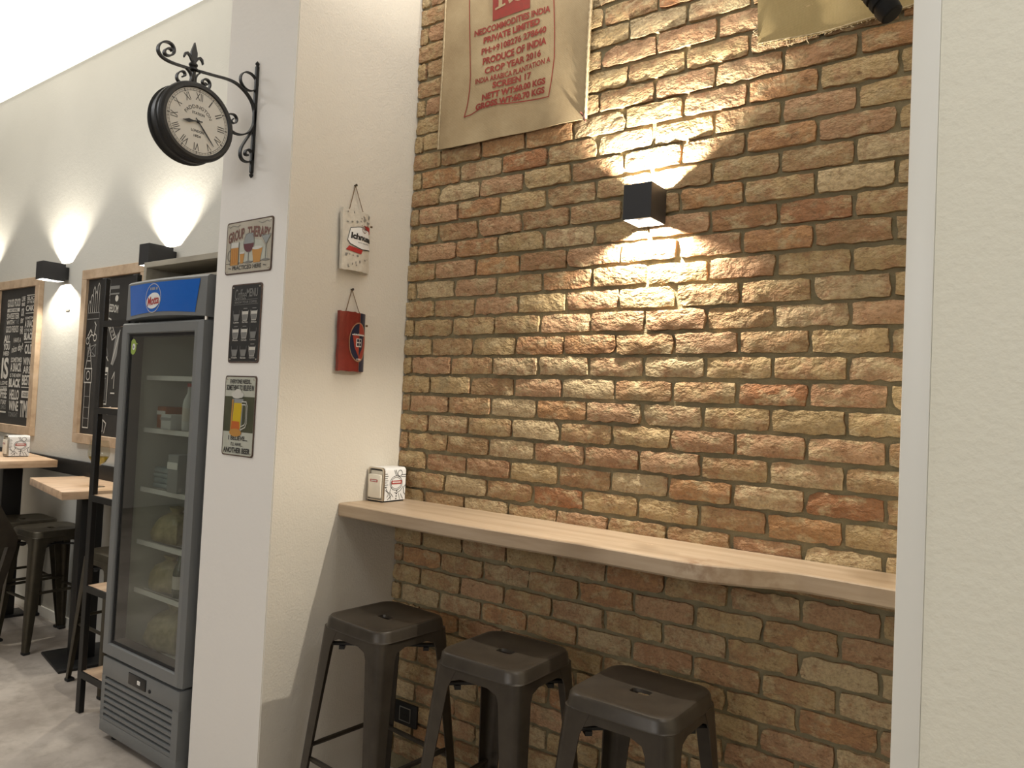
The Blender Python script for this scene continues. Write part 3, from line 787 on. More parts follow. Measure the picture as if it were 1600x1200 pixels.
# goods inside the fridge, mostly put in to stand for reflections on its glass
def carton(lo, hi, mat, name, label, cat, lidmat):
    cx, cy = (lo[0]+hi[0])/2, (lo[1]+hi[1])/2
    t = empty(name, (cx, cy, lo[2])); tag(t, label, cat)
    a, c = (lo[0]-cx, lo[1]-cy, 0), (hi[0]-cx, hi[1]-cy, hi[2]-lo[2])
    m = MB(); m.rbox(a, c, .004); m.build('body', mat, t)
    m = MB(); m.rbox((a[0]*.98, a[1]-.0025, c[2]*.62), (c[0]*.98, a[1], c[2]*.80), .001, None, 1); m.build('label', lidmat, t)
    return t
carton((-1.055, -.50, 1.3355), (-.985, -.38, 1.43), M['carton'], 'carton', 'orange carton standing in for a reflection, upper left fridge shelf', 'carton', M['white'])
carton((-.845, -.555, 1.0755), (-.765, -.47, 1.235), M['carton_grey'], 'carton', 'pale grey carton put in for a reflection, middle of the fridge', 'carton', M['white'])
carton((-.93, -.55, 1.3355), (-.85, -.46, 1.40), M['carton_white'], 'carton', 'small white carton on the upper right fridge shelf', 'carton', M['carton_grey'])
def bottle(x, y, z, mat, label, h=.25, r=.034, cap=M['white']):
    t = empty('bottle', (x, y, z)); tag(t, label, 'bottle')
    m = MB(); m.lathe([(.0001, 0), (r*.9, 0), (r, .006), (r, h*.55), (r*.85, h*.66), (r*.38, h*.80), (r*.36, h*.94), (r*.42, h*.95), (r*.42, h*.965), (.0001, h*.965)], (0,0,0), 'z', 20); m.build('body', mat, t)
    m = MB(); m.lathe([(r*1.01, h*.2), (r*1.015, h*.2), (r*1.015, h*.48), (r*1.01, h*.48)], (0,0,0), 'z', 20); m.build('label', M['chalk'], t)
    m = MB(); m.lathe([(.0001, h), (r*.45, h), (r*.46, h*.93), (r*.43, h*.93)], (0,0,0), 'z', 14); m.build('cap', cap, t)
    return t
bottle(-.80, -.495, .6355, M['bottle_green'], 'dark green bottle low at the right inside the fridge', .19, .03)
bottle(-.80, -.50, 1.3355, M['carton_white'], 'white plastic bottle standing in for a reflection, right of upper fridge shelf', .20, .026, M['red'])
def bag(x, y, z, a, c, h, label, mat):
    m = MB(); rings = []; rg = random.Random(int(abs(x*1000)+z*100)); n = 18
    off = [rg.uniform(.86, 1.1) for _ in range(n)]
    for f, s_ in ((0, .80), (.06, .95), (.25, 1.0), (.5, .93), (.68, .74), (.80, .42), (.86, .22), (.92, .27), (1, .36)):
        ring = []
        for i in range(n):
            t_ = 2*PI*i/n; e = (abs(math.cos(t_))**4+abs(math.sin(t_))**4)**-.25; k = s_*e*.86*off[i]*rg.uniform(.93, 1.07)
            ring.append([a*k*math.cos(t_), c*k*math.sin(t_), h*f*rg.uniform(.97, 1.0)])
        rings.append(ring)
    m.loft(rings, None, True, True, True); o = m.build('food_bag', mat, None, (x, y, z), 60); tag(o, label, 'bag')
bag(-.94, -.46, .6355, .11, .075, .15, 'yellowish food bag on the lowest wire shelf of the fridge', M['bag_yellow'])
bag(-.93, -.45, .8455, .13, .085, .15, 'olive yellow bag on the second fridge shelf from below', M['bag_yellow'])
bag(-.92, -.43, .387, .15, .11, .19, 'pale bag lying on the floor of the fridge', M['bag_yellow'])
for k in range(4):
    m = MB(); m.rbox((-.09, -.07, 0), (.09, .07, .022), .006); o = m.build('food_tray', M['pack_blue'], None, (0, 0, 0), 40)
    o.location = (-.95+.006*(k % 2), -.44, 1.0755+k*.0225)
    tag(o, 'pale blue food tray, %s in the stack inside the fridge' % ('lowest', 'second from bottom', 'second from top', 'topmost')[k], 'food tray', 'stacked food trays in the fridge')
# open grey wooden box above the fridge
def top_box():
    t = empty('wooden_box', (-.79, -.34, 1.9685)); tag(t, 'open grey wooden box lying on top of the fridge', 'box')
    x0, x1, y0, y1, h = -.31, .30, -.235, .2, .092
    for nm, lo, hi in (('top_board', (x0, y0, h-.024), (x1, y1, h)), ('bottom_board', (x0, y0, 0), (x1, y1, .012)), ('side_board', (x0, y0, .012), (x0+.022, y1, h-.024)), ('side_board', (x1-.022, y0, .012), (x1, y1, h-.024)), ('back_board', (x0+.022, y1-.012, .012), (x1-.022, y1, h-.024))):
        m = MB(); m.rbox(lo, hi, .0012, None, 1); m.build(nm, M['grey_wood'], t)
top_box()

# ------------------------------------------------------------------ NAPKIN DISPENSERS
def dispenser(loc, rz, label, group, a=.045, c=.057, h=.135):
    t = empty('napkin_dispenser', loc, rz); tag(t, label, 'napkin dispenser', group)
    # shell: rounded top, open front (-y)
    prof = [(-a, .006), (-a, h-.012), (-a+.004, h-.004), (-a+.012, h), (a-.012, h), (a-.004, h-.004), (a, h-.012), (a, .006)]
    m = MB(); r0_ = [(x, -c, z) for x, z in prof]; r1_ = [(x, c, z) for x, z in prof]
    m.add(r0_+r1_, [(i, i+1, 9+i, 8+i) for i in range(7)]); m.add(r1_, [tuple(range(8))]); m.add([(-a, -c, .006), (a, -c, .006), (a, c, .006), (-a, c, .006)], [(0, 1, 2, 3)])
    m.build('shell', M['enamel'], t, smooth=50)
    m = MB()
    e = .006
    m.loft([[(x, -c-.001, z) for x, z in prof], [(x, -c-.008, z) for x, z in prof], [(x*(a-e)/a, -c-.008, z*.93+.004) for x, z in prof], [(x*(a-e)/a, -c+.004, z*.93+.004) for x, z in prof]])
    m.build('steel_rim', M['steel'], t, smooth=50)
    m = MB(); m.rbox((-a+.006, -c+.002, .010), (a-.006, -c+.02, h*.90), .003); m.rbox((-a+.010, -c-.014, .016), (a-.010, -c+.002, h*.80), .004); m.build('napkins', M['napkin'], t)
    m = MB(); m.box((-a+.004, -c-.004, 0), (a-.004, c-.004, .006)); m.build('base', M['rubber'], t, smooth=0)
    m = MB(); F = Flat(m, lambda u, v, o: (u, -c-.0142-o, v))
    F.rect(-.024, .078, .018, .088, M['red'], 0); [F.rect(-.019+.0048*k, .0805, -.0155+.0048*k, .0855, M['white'], 1) for k in range(7)]
    G = Flat(m, lambda u, v, o: (a+o, u, v)); K = M['black']; wd = .0022
    G.rect(-.022, .070, .034, .084, M['red'], 2); [G.rect(-.017+.0066*k, .0738, -.0125+.0066*k, .0804, M['white'], 3) for k in range(7)]
    G.ring(.004, .074, .034, .028, wd, K); G.ring(.004, .074, .028, .022, wd*.8, K); G.ring(.024, .112, .012, .012, wd, K); G.line([(-.008, .125), (.004, .102)], wd, K); G.line([(.0, .126), (.010, .104)], wd, K)
    G.line([(.032, .106), (.057, .106)], wd, K); G.line([(.030, .098), (.057, .098)], wd*.8, K)
    for i in range(7): G.line([(-.057, .060+i*.0085), (-.045+.004*(i % 2), .060+i*.0085)], wd, K)
    G.line([(-.054, .060), (-.044, .045), (-.036, .030), (-.044, .020)], wd, K); G.line([(-.054, .048), (-.030, .034), (-.024, .010)], wd, K); G.line([(-.020, .060), (-.030, .040), (-.010, .020)], wd, K)
    G.line([(.045, .060), (.030, .044), (.010, .034), (-.004, .036)], wd, K); G.line([(.055, .064), (.046, .050), (.048, .034), (.056, .026)], wd*1.3, K); G.line([(.030, .030), (.044, .010)], wd, K); G.line([(.018, .032), (.028, .008)], wd*.8, K)
    for i in range(4): G.ell(.006+.001*i, .012+.010*i, .0035, .003, K, 0, 10)
    G.line([(-.040, .010), (-.022, .024)], wd*1.2, K)
    m.build('printed_pattern', None, t, smooth=0)
    return t
d1 = dispenser((.003, -.108, ZS), math.radians(0), 'white patterned napkin dispenser on the corner of the bar shelf', 'napkin dispensers')
d2 = copy_tree(d1); d2.location = (-3.19, -.25, 1.035); d2.rotation_euler = (0, 0, math.radians(-4)); d2['label'] = 'white patterned napkin dispenser on the farther pale wood table'

# ------------------------------------------------------------------ CLOCK
def clock():
    t = empty('wall_clock', (-.275, -.612, 2.53)); tag(t, 'round black double-faced station clock on a scrolled iron bracket on pillar', 'clock')
    T = Vector((-.275, -.612, 2.53))
    def lp(p): return tuple(Vector(p)-T)
    cy, cz = -.861, 2.428; xc = -.278
    m = MB()
    prof = [(.0001, -.046), (.112, -.046), (.117, -.048), (.126, -.048), (.133, -.043), (.136, -.034), (.130, -.030), (.130, -.010), (.134, -.006), (.134, .006), (.130, .010), (.130, .030), (.136, .034), (.133, .043), (.126, .048), (.117, .048), (.1135, .043)]
    m.lathe(prof, lp((xc, cy, cz)), 'x', 56); m.build('case', M['black_iron'], t, smooth=30)
    fx = xc+.0415
    m = MB(); m.lathe([(.0001, .0), (.1135, .0), (.1135, .001)], lp((fx, cy, cz)), 'x', 56); m.build('dial', M['dial'], t, smooth=0)
    bm_ = MB(); F = Flat(bm_, lambda u, v, o: lp((fx+.0002+o, cy+u, cz+v)), .0004, .0003)
    F.ring(0, 0, .104, .104, .0012, M['ink'], 0, 60); F.ring(0, 0, .110, .110, .0010, M['line_grey'], 0, 60)
    for k in range(60):
        a = 2*PI*k/60; r = .1035 if k % 5 else .102; F.line([(r*math.sin(a), r*math.cos(a)), (.110*math.sin(a), .110*math.cos(a))], .0010 if k % 5 else .0030, M['ink'], 1)
    bm_.build('minute_track', None, t, smooth=0)
    bm_ = MB(); F = Flat(bm_, lambda u, v, o: lp((fx+.0002+o, cy+u, cz+v)), .0004, .0003)
    for k, s_ in enumerate(['XII','I','II','III','IV','V','VI','VII','VIII','IX','X','XI']):
        a = 2*PI*k/12; wdt = {'I':.004,'II':.011,'III':.018,'IV':.020,'V':.014,'VI':.020,'VII':.026,'VIII':.031,'IX':.019,'X':.014,'XI':.019,'XII':.026}[s_]
        g = text_geo(s_, .0)
        v, f, x0, x1, y0, y1 = g; out = []
        for x, y in v:
            uu_ = ((x-x0)/(x1-x0)-.5)*wdt; vv_ = .073+(y-y0)/(y1-y0)*.026
            out.append((uu_*math.cos(a)+vv_*math.sin(a), -uu_*math.sin(a)+vv_*math.cos(a)))
        bm_.add(F.pts(out, 0), f, M['ink'])
    bm_.build('numerals', None, t, smooth=0)
    bm_ = MB(); F = Flat(bm_, lambda u, v, o: lp((fx+.0002+o, cy+u, cz+v)), .0004, .0003)
    g = text_geo('PADDINGTON', .005); v, f, x0, x1, y0, y1 = g; out = []
    for x, y in v:
        a = ((x-x0)/(x1-x0)-.5)*2.3; r = .045+(y-y0)/(y1-y0)*.012; out.append((r*math.sin(a), r*math.cos(a)))
    bm_.add(F.pts(out, 0), f, M['ink'])
    F.text('STATION', -.023, .023, .023, .032, M['ink'], 0, .02); F.text('LONDON', -.023, -.037, .023, -.028, M['ink'], 0, .02); F.text('1854', -.013, -.054, .013, -.045, M['ink'], 0, .02)
    bm_.build('lettering', None, t, smooth=0)
    def hand(a, ln, wd, nm, dx, pear):
        m = MB(); c, s_ = math.cos(a), math.sin(a)
        pr = [(-.014, wd*.6), (0, wd*.6), (ln*.35, wd*(1.0 if not pear else .7)), (ln*.6, wd*(.8 if not pear else 2.0)), (ln*.82, wd*(.6 if not pear else .8)), (ln, .0006)]
        pts = [(r, h_) for r, h_ in pr]+[(r, -h_) for r, h_ in reversed(pr)]
        P2 = [(r*s_+h_*c, r*c-h_*s_) for r, h_ in pts]
        a0 = [lp((fx+dx, cy+u, cz+v)) for u, v in P2]; a1 = [lp((fx+dx+.0012, cy+u, cz+v)) for u, v in P2]
        m.loft([a0, a1], None, True, True, True); m.build(nm, M['black'], t, smooth=0)
    hand(math.radians(138), .092, .0026, 'minute_hand', .0030, False); hand(math.radians(260), .058, .0032, 'hour_hand', .0048, True)
    m = MB(); m.lathe([(.0001, .008), (.004, .008), (.005, .002)], lp((fx, cy, cz)), 'x', 14); m.build('hub', M['black'], t)
    # ironwork
    def smooth(l, n=3):
        for _ in range(n):
            o = [l[0]]
            for i in range(len(l)-1):
                a, c = l[i], l[i+1]; o += [(a[0]*.75+c[0]*.25, a[1]*.75+c[1]*.25), (a[0]*.25+c[0]*.75, a[1]*.25+c[1]*.75)]
            o.append(l[-1]); l = o
        return l
    def ribbon(nm, path, wd=.016, th=.0052, closed=False):
        l = smooth(path) if not closed else path
        n = len(l); rings = []
        for i, (y, z) in enumerate(l):
            p, q = l[i-1 if (i or closed) else 0], l[(i+1) % n if (i < n-1 or closed) else i]
            d = Vector((q[0]-p[0], q[1]-p[1])).normalized(); nx, ny = -d.y*th/2, d.x*th/2
            rings.append([lp((-.275+sx*wd/2, y+sg*nx, z+sg*ny)) for sx, sg in ((-1,-1),(1,-1),(1,1),(-1,1))])
        m = MB()
        if closed: rings.append(rings[0])
        m.loft(rings, None, True, not closed, not closed); m.build(nm, M['black_iron'], t, smooth=35)
    arm = [(-.945,2.648),(-.951,2.655),(-.964,2.651),(-.974,2.637),(-.969,2.626),(-.953,2.628),(-.939,2.642),(-.939,2.66),(-.950,2.673),(-.972,2.672),(-.990,2.656),(-.996,2.636),(-.988,2.62),(-.972,2.612),(-.945,2.609),(-.909,2.612),(-.872,2.616),(-.834,2.621),(-.785,2.627),(-.740,2.634),(-.704,2.634),(-.676,2.624),(-.649,2.607),(-.628,2.583),(-.618,2.548),(-.618,2.519),(-.625,2.493),(-.64,2.469),(-.665,2.453),(-.692,2.448),(-.716,2.455)]
    ribbon('bracket_arm', arm)
    ribbon('scroll', [(-.722,2.512),(-.701,2.518),(-.688,2.504),(-.694,2.486),(-.709,2.482),(-.714,2.492),(-.704,2.5)], .014, .004)
    ribbon('scroll', [(-.619,2.494),(-.634,2.466),(-.658,2.424),(-.67,2.397),(-.668,2.371),(-.654,2.359),(-.63,2.361),(-.616,2.378),(-.62,2.402),(-.636,2.41),(-.65,2.398),(-.648,2.384),(-.636,2.386)])
    ribbon('scroll', [(-.904,2.578),(-.894,2.584),(-.899,2.597),(-.912,2.594),(-.925,2.578),(-.924,2.56),(-.91,2.553),(-.891,2.557),(-.876,2.57),(-.871,2.588),(-.878,2.604),(-.895,2.614)], .014, .0045)
    ribbon('scroll', [(-.824,2.586),(-.813,2.583),(-.822,2.578),(-.833,2.586),(-.828,2.599),(-.813,2.603),(-.802,2.593),(-.803,2.575),(-.813,2.565)], .014, .0045)
    ribbon('scroll', [(-.857,2.566),(-.859,2.586),(-.853,2.604),(-.836,2.619)], .014, .0045)
    ribbon('ring', [(-.650+.035*math.cos(2*PI*k/28), 2.658+.033*math.sin(2*PI*k/28)) for k in range(28)], .014, .004, True)
    m = MB(); m.rbox(lp((-.281, -.869, 2.555)), lp((-.269, -.859, 2.625)), .002, None, 1); m.build('post', M['black_iron'], t)
    m = MB(); m.rbox(lp((-.283, -.624, 2.325)), lp((-.267, -.6125, 2.728)), .003, None, 1)
    for z, sg in ((2.728, 1), (2.325, -1)):
        m.lathe([(.005, 0), (.005, sg*.004), (.008, sg*.007), (.007, sg*.011), (.0001, sg*.020)], lp((-.275, -.618, z)), 'z', 10)
    m.build('wall_bar', M['black_iron'], t)
    # finial: fleur-de-lis
    m = MB()
    def blade(pts, th):
        n = len(pts); a0 = [lp((-.275-th/2, y, z)) for y, z in pts]; a1 = [lp((-.275+th/2, y, z)) for y, z in pts]; m.loft([a0, a1], None, True, True, True)
    y0 = -.868
    blade([(y0-.006, 2.640), (y0-.011, 2.664), (y0-.011, 2.676), (y0-.006, 2.692), (y0, 2.711), (y0+.006, 2.692), (y0+.011, 2.676), (y0+.011, 2.664), (y0+.006, 2.640)], .010)
    for sg in (-1, 1):
        blade([(y0+sg*.004, 2.648), (y0+sg*.013, 2.664), (y0+sg*.023, 2.670), (y0+sg*.033, 2.664), (y0+sg*.037, 2.650), (y0+sg*.034, 2.645), (y0+sg*.029, 2.656), (y0+sg*.022, 2.661), (y0+sg*.015, 2.654), (y0+sg*.007, 2.640)], .008)
    m.lathe([(.008, 2.611-2.53), (.016, 2.614-2.53), (.016, 2.620-2.53), (.010, 2.624-2.53), (.015, 2.630-2.53), (.015, 2.635-2.53), (.009, 2.640-2.53), (.006, 2.650-2.53)], (0, y0-T.y, 0), 'z', 14)
    m.build('finial', M['black_iron'], t, smooth=30)
clock()

# ------------------------------------------------------------------ TIN SIGNS on pillar
def sign(name, x0, x1, z0, z1, label, facemat, rot=0.0):
    t = empty(name, ((x0+x1)/2, YP, (z0+z1)/2)); t.rotation_euler = (0, rot, 0); tag(t, label, 'sign', 'tin signs on the pillar')
    W_, H_ = x1-x0, z1-z0
    m = MB(); out = []; r = .010
    for cx, cz, a0 in ((1,1,0),(-1,1,PI/2),(-1,-1,PI),(1,-1,1.5*PI)):
        for k in range(5):
            a = a0+PI/2*k/4; out.append((cx*(W_/2-r)+r*math.cos(a), cz*(H_/2-r)+r*math.sin(a)))
    def rg(s_, y): return [(x*(1-s_/W_*2), y, z*(1-s_/H_*2)) for x, z in out]
    m.loft([rg(0, -.001), rg(0, -.004), rg(.002, -.0055), rg(.005, -.0045)], None, True, True, False); m.build('edge', M['tin_edge'], t, smooth=40)
    m = MB(); m.add(rg(.004, -.0046), [tuple(range(len(out)))]); m.build('panel', facemat, t, smooth=0)
    m = MB()
    for sx in (-1, 1):
        for sz in (-1, 1): m.lathe([(.0001, -.0075), (.0026, -.0070), (.0034, -.0046)], (sx*(W_/2-.013), 0, sz*(H_/2-.013)), 'y', 10)
    m.build('nail', M['steel'], t)
    fn = lambda u, v, o: ((u-.5)*W_, -.0046-o, (v-.5)*H_)
    return t, fn
t, fn = sign('tin_sign', -.411, -.1255, 1.951, 2.150, 'beige tin sign with drinks reading GROUP THERAPY, topmost on pillar', M['tin_beige'])
m = MB(); F = Flat(m, fn)
def bow(u, v): return u, v+.10*(1-((u-.5)/.5)**2)-.02
F.text('GROUP', .05, .585, .40, .79, M['tin_brown'], 1, .03, warp=bow); F.text('THERAPY', .47, .585, .96, .79, M['tin_brown'], 1, .03, warp=bow)
F.text('PRACTICED HERE', .17, .075, .80, .155, M['ink'], 1, .02)
F.text('~', .08, .10, .14, .13, M['ink'], 1); F.text('~', .84, .10, .90, .13, M['ink'], 1)
m.build('lettering', None, t, smooth=0)
m = MB(); F = Flat(m, fn)
F.poly([(.10,.20),(.92,.20),(.90,.42),(.78,.58),(.5,.66),(.25,.60),(.12,.42)], M['tin_cream'], 0)
F.line([(.03,.205),(.97,.205)], .012, M['ink'], 1)
F.rect(.12,.17,.30,.52, M['beer'], 2); F.rect(.12,.50,.30,.60, M['foam'], 3); F.ring(.105,.36,.05,.10,.02, M['line_grey'], 1, 16); F.line([(.12,.17),(.12,.60)], .008, M['ink'], 4); F.line([(.30,.17),(.30,.60)], .008, M['ink'], 4)
for u in (.165,.21,.255): F.line([(u,.20),(u,.48)], .006, M['beer_orange'], 4)
F.poly([(.345,.19),(.405,.19),(.43,.38),(.325,.38)], M['beer'], 2); F.rect(.325,.37,.43,.405, M['foam'], 3)
F.poly([(.40,.56),(.42,.44),(.48,.39),(.55,.39),(.61,.44),(.63,.56)], M['wine'], 2); F.poly([(.405,.55),(.625,.55),(.60,.74),(.43,.74)], M['glass_grey'], 2); F.ring(.515,.565,.115,.18,.008, M['line_grey'], 3)
F.line([(.515,.39),(.515,.21)], .018, M['line_grey'], 2); F.ell(.515,.20,.085,.022, M['line_grey'], 2)
F.poly([(.63,.18),(.77,.18),(.81,.44),(.78,.47),(.62,.47),(.59,.44)], M['beer'], 2); F.ell(.70,.45,.105,.03, M['foam'], 3)
F.poly([(.79,.66),(.97,.66),(.88,.50)], M['glass_grey'], 2); F.line([(.78,.67),(.88,.49),(.98,.67),(.78,.67)], .008, M['line_grey'], 3); F.line([(.88,.50),(.88,.22)], .014, M['line_grey'], 2); F.ell(.88,.21,.08,.02, M['line_grey'], 2)
F.line([(.06,.90),(.14,.93),(.24,.90),(.30,.93)], .010, M['line_grey'], 1); F.line([(.70,.93),(.78,.90),(.88,.93),(.94,.90)], .010, M['line_grey'], 1)
m.build('picture', None, t, smooth=0)

t, fn = sign('tin_sign', -.358, -.170, 1.617, 1.911, 'black tin sign headed Coffee MENU with nine cups, middle on pillar', M['board_black'])
m = MB(); F = Flat(m, fn)
F.text('Coffee', .13, .80, .50, .935, M['chalk_dim'], 1, .0, .05); F.text('MENU', .52, .83, .88, .935, M['chalk_dim'], 1, .02)
F.line([(.12,.795),(.88,.80)], .005, M['chalk_dim'], 1); F.text('KNOW YOUR COFFEE', .14, .752, .86, .782, M['chalk_dim'], 1, .02); F.line([(.10,.735),(.90,.74)], .005, M['chalk_dim'], 1)
for r_ in range(3):
    for c_ in range(3):
        u = .22+.29*c_; v = .55-.225*r_
        F.text(('Latte','Flat White','Americano','Mocha','Cortado','Lungo','Doppio','Ristretto','Cappuccino')[r_*3+c_], u-.09, v-.048, u+.09, v-.026, M['chalk'], 1, .02)
m.build('lettering', None, t, smooth=0)
m = MB(); F = Flat(m, fn)
for r_ in range(3):
    for c_ in range(3):
        u = .22+.29*c_; v = .55-.225*r_; lit = (r_, c_) in ((0,1),(0,2),(1,0),(1,1),(2,2)); mt = M['chalk'] if lit else M['chalk_dim']
        F.poly([(u-.07,v-.01),(u+.07,v-.01),(u+.10,v+.06),(u-.10,v+.06)], M['chalk_dim'], 1); F.rect(u-.10, v+.06, u+.10, v+(.10 if lit else .066), mt, 2)
        F.line([(u-.105,v+.11),(u-.10,v+.06),(u-.07,v-.015),(u+.07,v-.015),(u+.10,v+.06),(u+.105,v+.11)], .008, mt, 3)
        if lit: F.line([(u-.06,v+.135),(u+.06,v+.135)], .012, M['chalk_dim'], 1)
m.build('picture', None, t, smooth=0)

t, fn = sign('tin_sign', -.365, -.172, 1.273, 1.569, 'cream and olive tin sign with a beer mug, lowest on pillar', M['tin_cream'])
m = MB(); F = Flat(m, fn)
F.text('EVERYONE NEEDS...', .17, .90, .86, .955, M['ink'], 1, .03); F.text('SOMETHING TO BELIEVE IN', .06, .815, .94, .885, M['ink'], 1, .03)
F.text('I BELIEVE...', .21, .195, .82, .25, M['ink'], 1, .03); F.text("I'LL HAVE...", .30, .125, .68, .168, M['ink'], 1, .02); F.text('ANOTHER BEER', .06, .035, .92, .105, M['ink'], 1, .04)
m.build('lettering', None, t, smooth=0)
m = MB(); F = Flat(m, fn)
F.rect(.025,.30,.975,.74, M['tin_olive'], 0)
F.poly([(.26,.30),(.60,.30),(.63,.71),(.28,.71)], M['glass_grey'], 1); F.poly([(.30,.34),(.57,.34),(.60,.66),(.34,.66)], M['beer_yellow'], 2); F.poly([(.28,.33),(.56,.33),(.54,.43),(.28,.43)], M['beer_orange'], 3)
F.poly([(.26,.31),(.29,.31),(.33,.70),(.28,.70)], M['beer'], 4); F.ell(.43,.29,.19,.05, M['beer'], 4)
for u, v, a, c in ((.34,.765,.10,.035),(.45,.79,.11,.045),(.55,.76,.09,.035),(.42,.745,.15,.03)): F.ell(u, v, a, c, M['foam'], 3, 16)
F.line([(.60,.66),(.72,.66),(.75,.62),(.75,.42),(.72,.38),(.60,.35)], .05, M['foam'], 2); F.line([(.60,.66),(.72,.66),(.75,.62),(.75,.42),(.72,.38),(.60,.35)], .022, M['tin_olive'], 3)
m.build('picture', None, t, smooth=0)

# ------------------------------------------------------------------ HANGING TILES on cream face
def tile(yc, zc, wd, ht, label, mat, mat_edge, nail_z, tilt):
    t = empty('hanging_tile', (XW, yc, zc)); t.rotation_euler = (tilt, 0, 0); tag(t, label, 'wall plaque', 'painted roof tiles hung by string')
    # slightly curved roof tile
    n = 12; rings = []
    def xs(u): return .030-.004*(1-min(1, u/.35))**2-.022*max(0, (u-.55)/.45)**1.8
    out = []
    for k in range(n+1):
        u = k/n; y = (u-.5)*wd; out.append((u, y))
    m = MB(); rnd = random.Random(int(zc*100))
    rows = 8; fr, bk = [], []
    for j in range(rows+1):
        z = (j/rows-.5)*ht
        fr.append([(xs(u), y*(1+.015*math.sin(j*1.3))+(.002*rnd.uniform(-1,1) if k in (0, n) else 0), z+(rnd.uniform(-.002,.002) if j in (0, rows) else 0)) for k, (u, y) in enumerate(out)])
        bk.append([(p[0]-.014, p[1], p[2]) for p in fr[-1]])
    m.loft(fr, None, False); m.loft(bk, None, False)
    for a, c in ((fr[0], bk[0]), (fr[-1], bk[-1])): m.loft([a, c], None, False)
    for k in (0, n): m.loft([[r_[k] for r_ in fr], [r_[k] for r_ in bk]], None, False)
    m.build('slab', mat, t, smooth=50)
    fn = lambda u, v, o: (xs(u)+o+.0003, (u-.5)*wd, (v-.5)*ht)
    m = MB(); zt = ht/2
    m.tube([(.016, -wd*.28, zt-.012), (.012, -wd*.20, zt+.01), (.006, 0, nail_z-zc)], .0016, 6); m.tube([(.016, wd*.30, zt-.012), (.012, wd*.22, zt+.01), (.006, 0, nail_z-zc)], .0016, 6)
    m.build('string', M['twine'], t)
    m = MB(); m.tube([(0, 0, nail_z-zc), (.012, 0, nail_z-zc+.001)], .0025, 8); m.lathe([(.0001, .013), (.005, .013), (.005, .011)], (0, 0, nail_z-zc), 'x', 10); m.build('nail', M['bronze'], t)
    m = MB(); m.tube([(.014, wd*.49, zt-.045), (.02, wd*.53, zt-.047)], .004, 6); m.build('peg', M['twine'], t)
    return t, fn
t, fn = tile(-.308, 2.110, .152, .232, 'pale stone-patterned roof tile with red and white beer logo, upper one', M['tile_stone'], None, 2.328, math.radians(2))
m = MB(); F = Flat(m, fn, .0010, .0005, .0833333)
rs = random.Random(11)
for k in range(70):
    u, v = rs.uniform(.06,.94), rs.uniform(.04,.96)
    if .27 < v < .76: continue
    F.ell(u, v, rs.uniform(.012,.05), rs.uniform(.010,.028), M['stone_spot'], 0, 10)
F.poly([(.10,.325),(.20,.40),(.66,.36),(.60,.29)], M['red'], 1); F.poly([(.70,.78),(.98,.78),(.98,.66),(.80,.70)], M['red'], 1)
hexa = [(.16,.55),(.18,.68),(.55,.735),(.985,.69),(.99,.40),(.62,.375),(.20,.44),(.15,.49)]
cells_ = 10
def band(poly, mat, k):
    # split across the curve so the print follows the tile
    us = [min(p[0] for p in poly)+(max(p[0] for p in poly)-min(p[0] for p in poly))*i/cells_ for i in range(cells_+1)]
    def cut(u):
        zs_ = []
        for i in range(len(poly)):
            a, c = poly[i], poly[(i+1) % len(poly)]
            if (a[0]-u)*(c[0]-u) <= 0 and abs(a[0]-c[0]) > 1e-9: zs_.append(a[1]+(c[1]-a[1])*(u-a[0])/(c[0]-a[0]))
        return min(zs_), max(zs_)
    for i in range(cells_):
        a0, a1 = cut(us[i]+1e-5); b0, b1 = cut(us[i+1]-1e-5); F.poly([(us[i],a0),(us[i+1],b0),(us[i+1],b1),(us[i],a1)], mat, k)
band([( .5+(u-.5)*1.03, .555+(v-.555)*1.07) for u, v in hexa], M['black'], 2); band(hexa, M['white'], 3)
F.ring(.70,.71,.085,.055,.010, M['tin_brown'], 5, 18); F.line([(.62,.71),(.78,.71)], .008, M['tin_brown'], 5); F.line([(.70,.66),(.70,.765)], .008, M['tin_brown'], 5)
m.build('emblem', None, t, smooth=0)
m = MB(); F = Flat(m, fn, .0034, .0004, .0833333)
F.text('Ichnusa', .24, .515, .985, .62, M['black'], 0, .045, .12, -.02); F.text('birra speciale', .48, .465, .88, .487, M['black'], 0, .01)
m.build('lettering', None, t, smooth=0)
t, fn = tile(-.302, 1.722, .142, .228, 'red and navy roof tile with an oval football crest, lower one', M['tile_red'], None, 1.925, math.radians(1))
m = MB(); F = Flat(m, fn, .0010, .0005, .0833333)
for i in range(4):
    a, c = .70+.075*i, .70+.075*(i+1); F.rect(a, .004, min(c, .998), .996, M['tile_navy'], 0)
F.line([(.70,.0),(.70,1.0)], .012, M['crest_gold'], 1)
def half_oval(u, v, a, c, side, mat, k, n=14):
    for i in range(n):
        t0, t1 = -PI/2+PI*i/n, -PI/2+PI*(i+1)/n
        F.poly([(u, v+c*math.sin(t0)), (u+side*a*math.cos(t0), v+c*math.sin(t0)), (u+side*a*math.cos(t1), v+c*math.sin(t1)), (u, v+c*math.sin(t1))], mat, k)
for sd in (-1, 1): half_oval(.66,.50,.36,.335,sd, M['crest_gold'], 2)
half_oval(.66,.50,.335,.315,-1, M['tile_navy'], 3); half_oval(.66,.50,.315,.315,1, M['crest_red'], 3)
F.poly([(.42,.61),(.66,.61),(.66,.25),(.50,.40)], M['crest_red'], 4); F.poly([(.66,.61),(.90,.61),(.82,.40),(.66,.25)], M['tile_navy'], 4)
F.line([(.40,.62),(.94,.62)], .012, M['white'], 5); F.line([(.66,.25),(.66,.80)], .008, M['crest_gold'], 5)
F.rect(.55,.42,.77,.56, M['white'], 5)
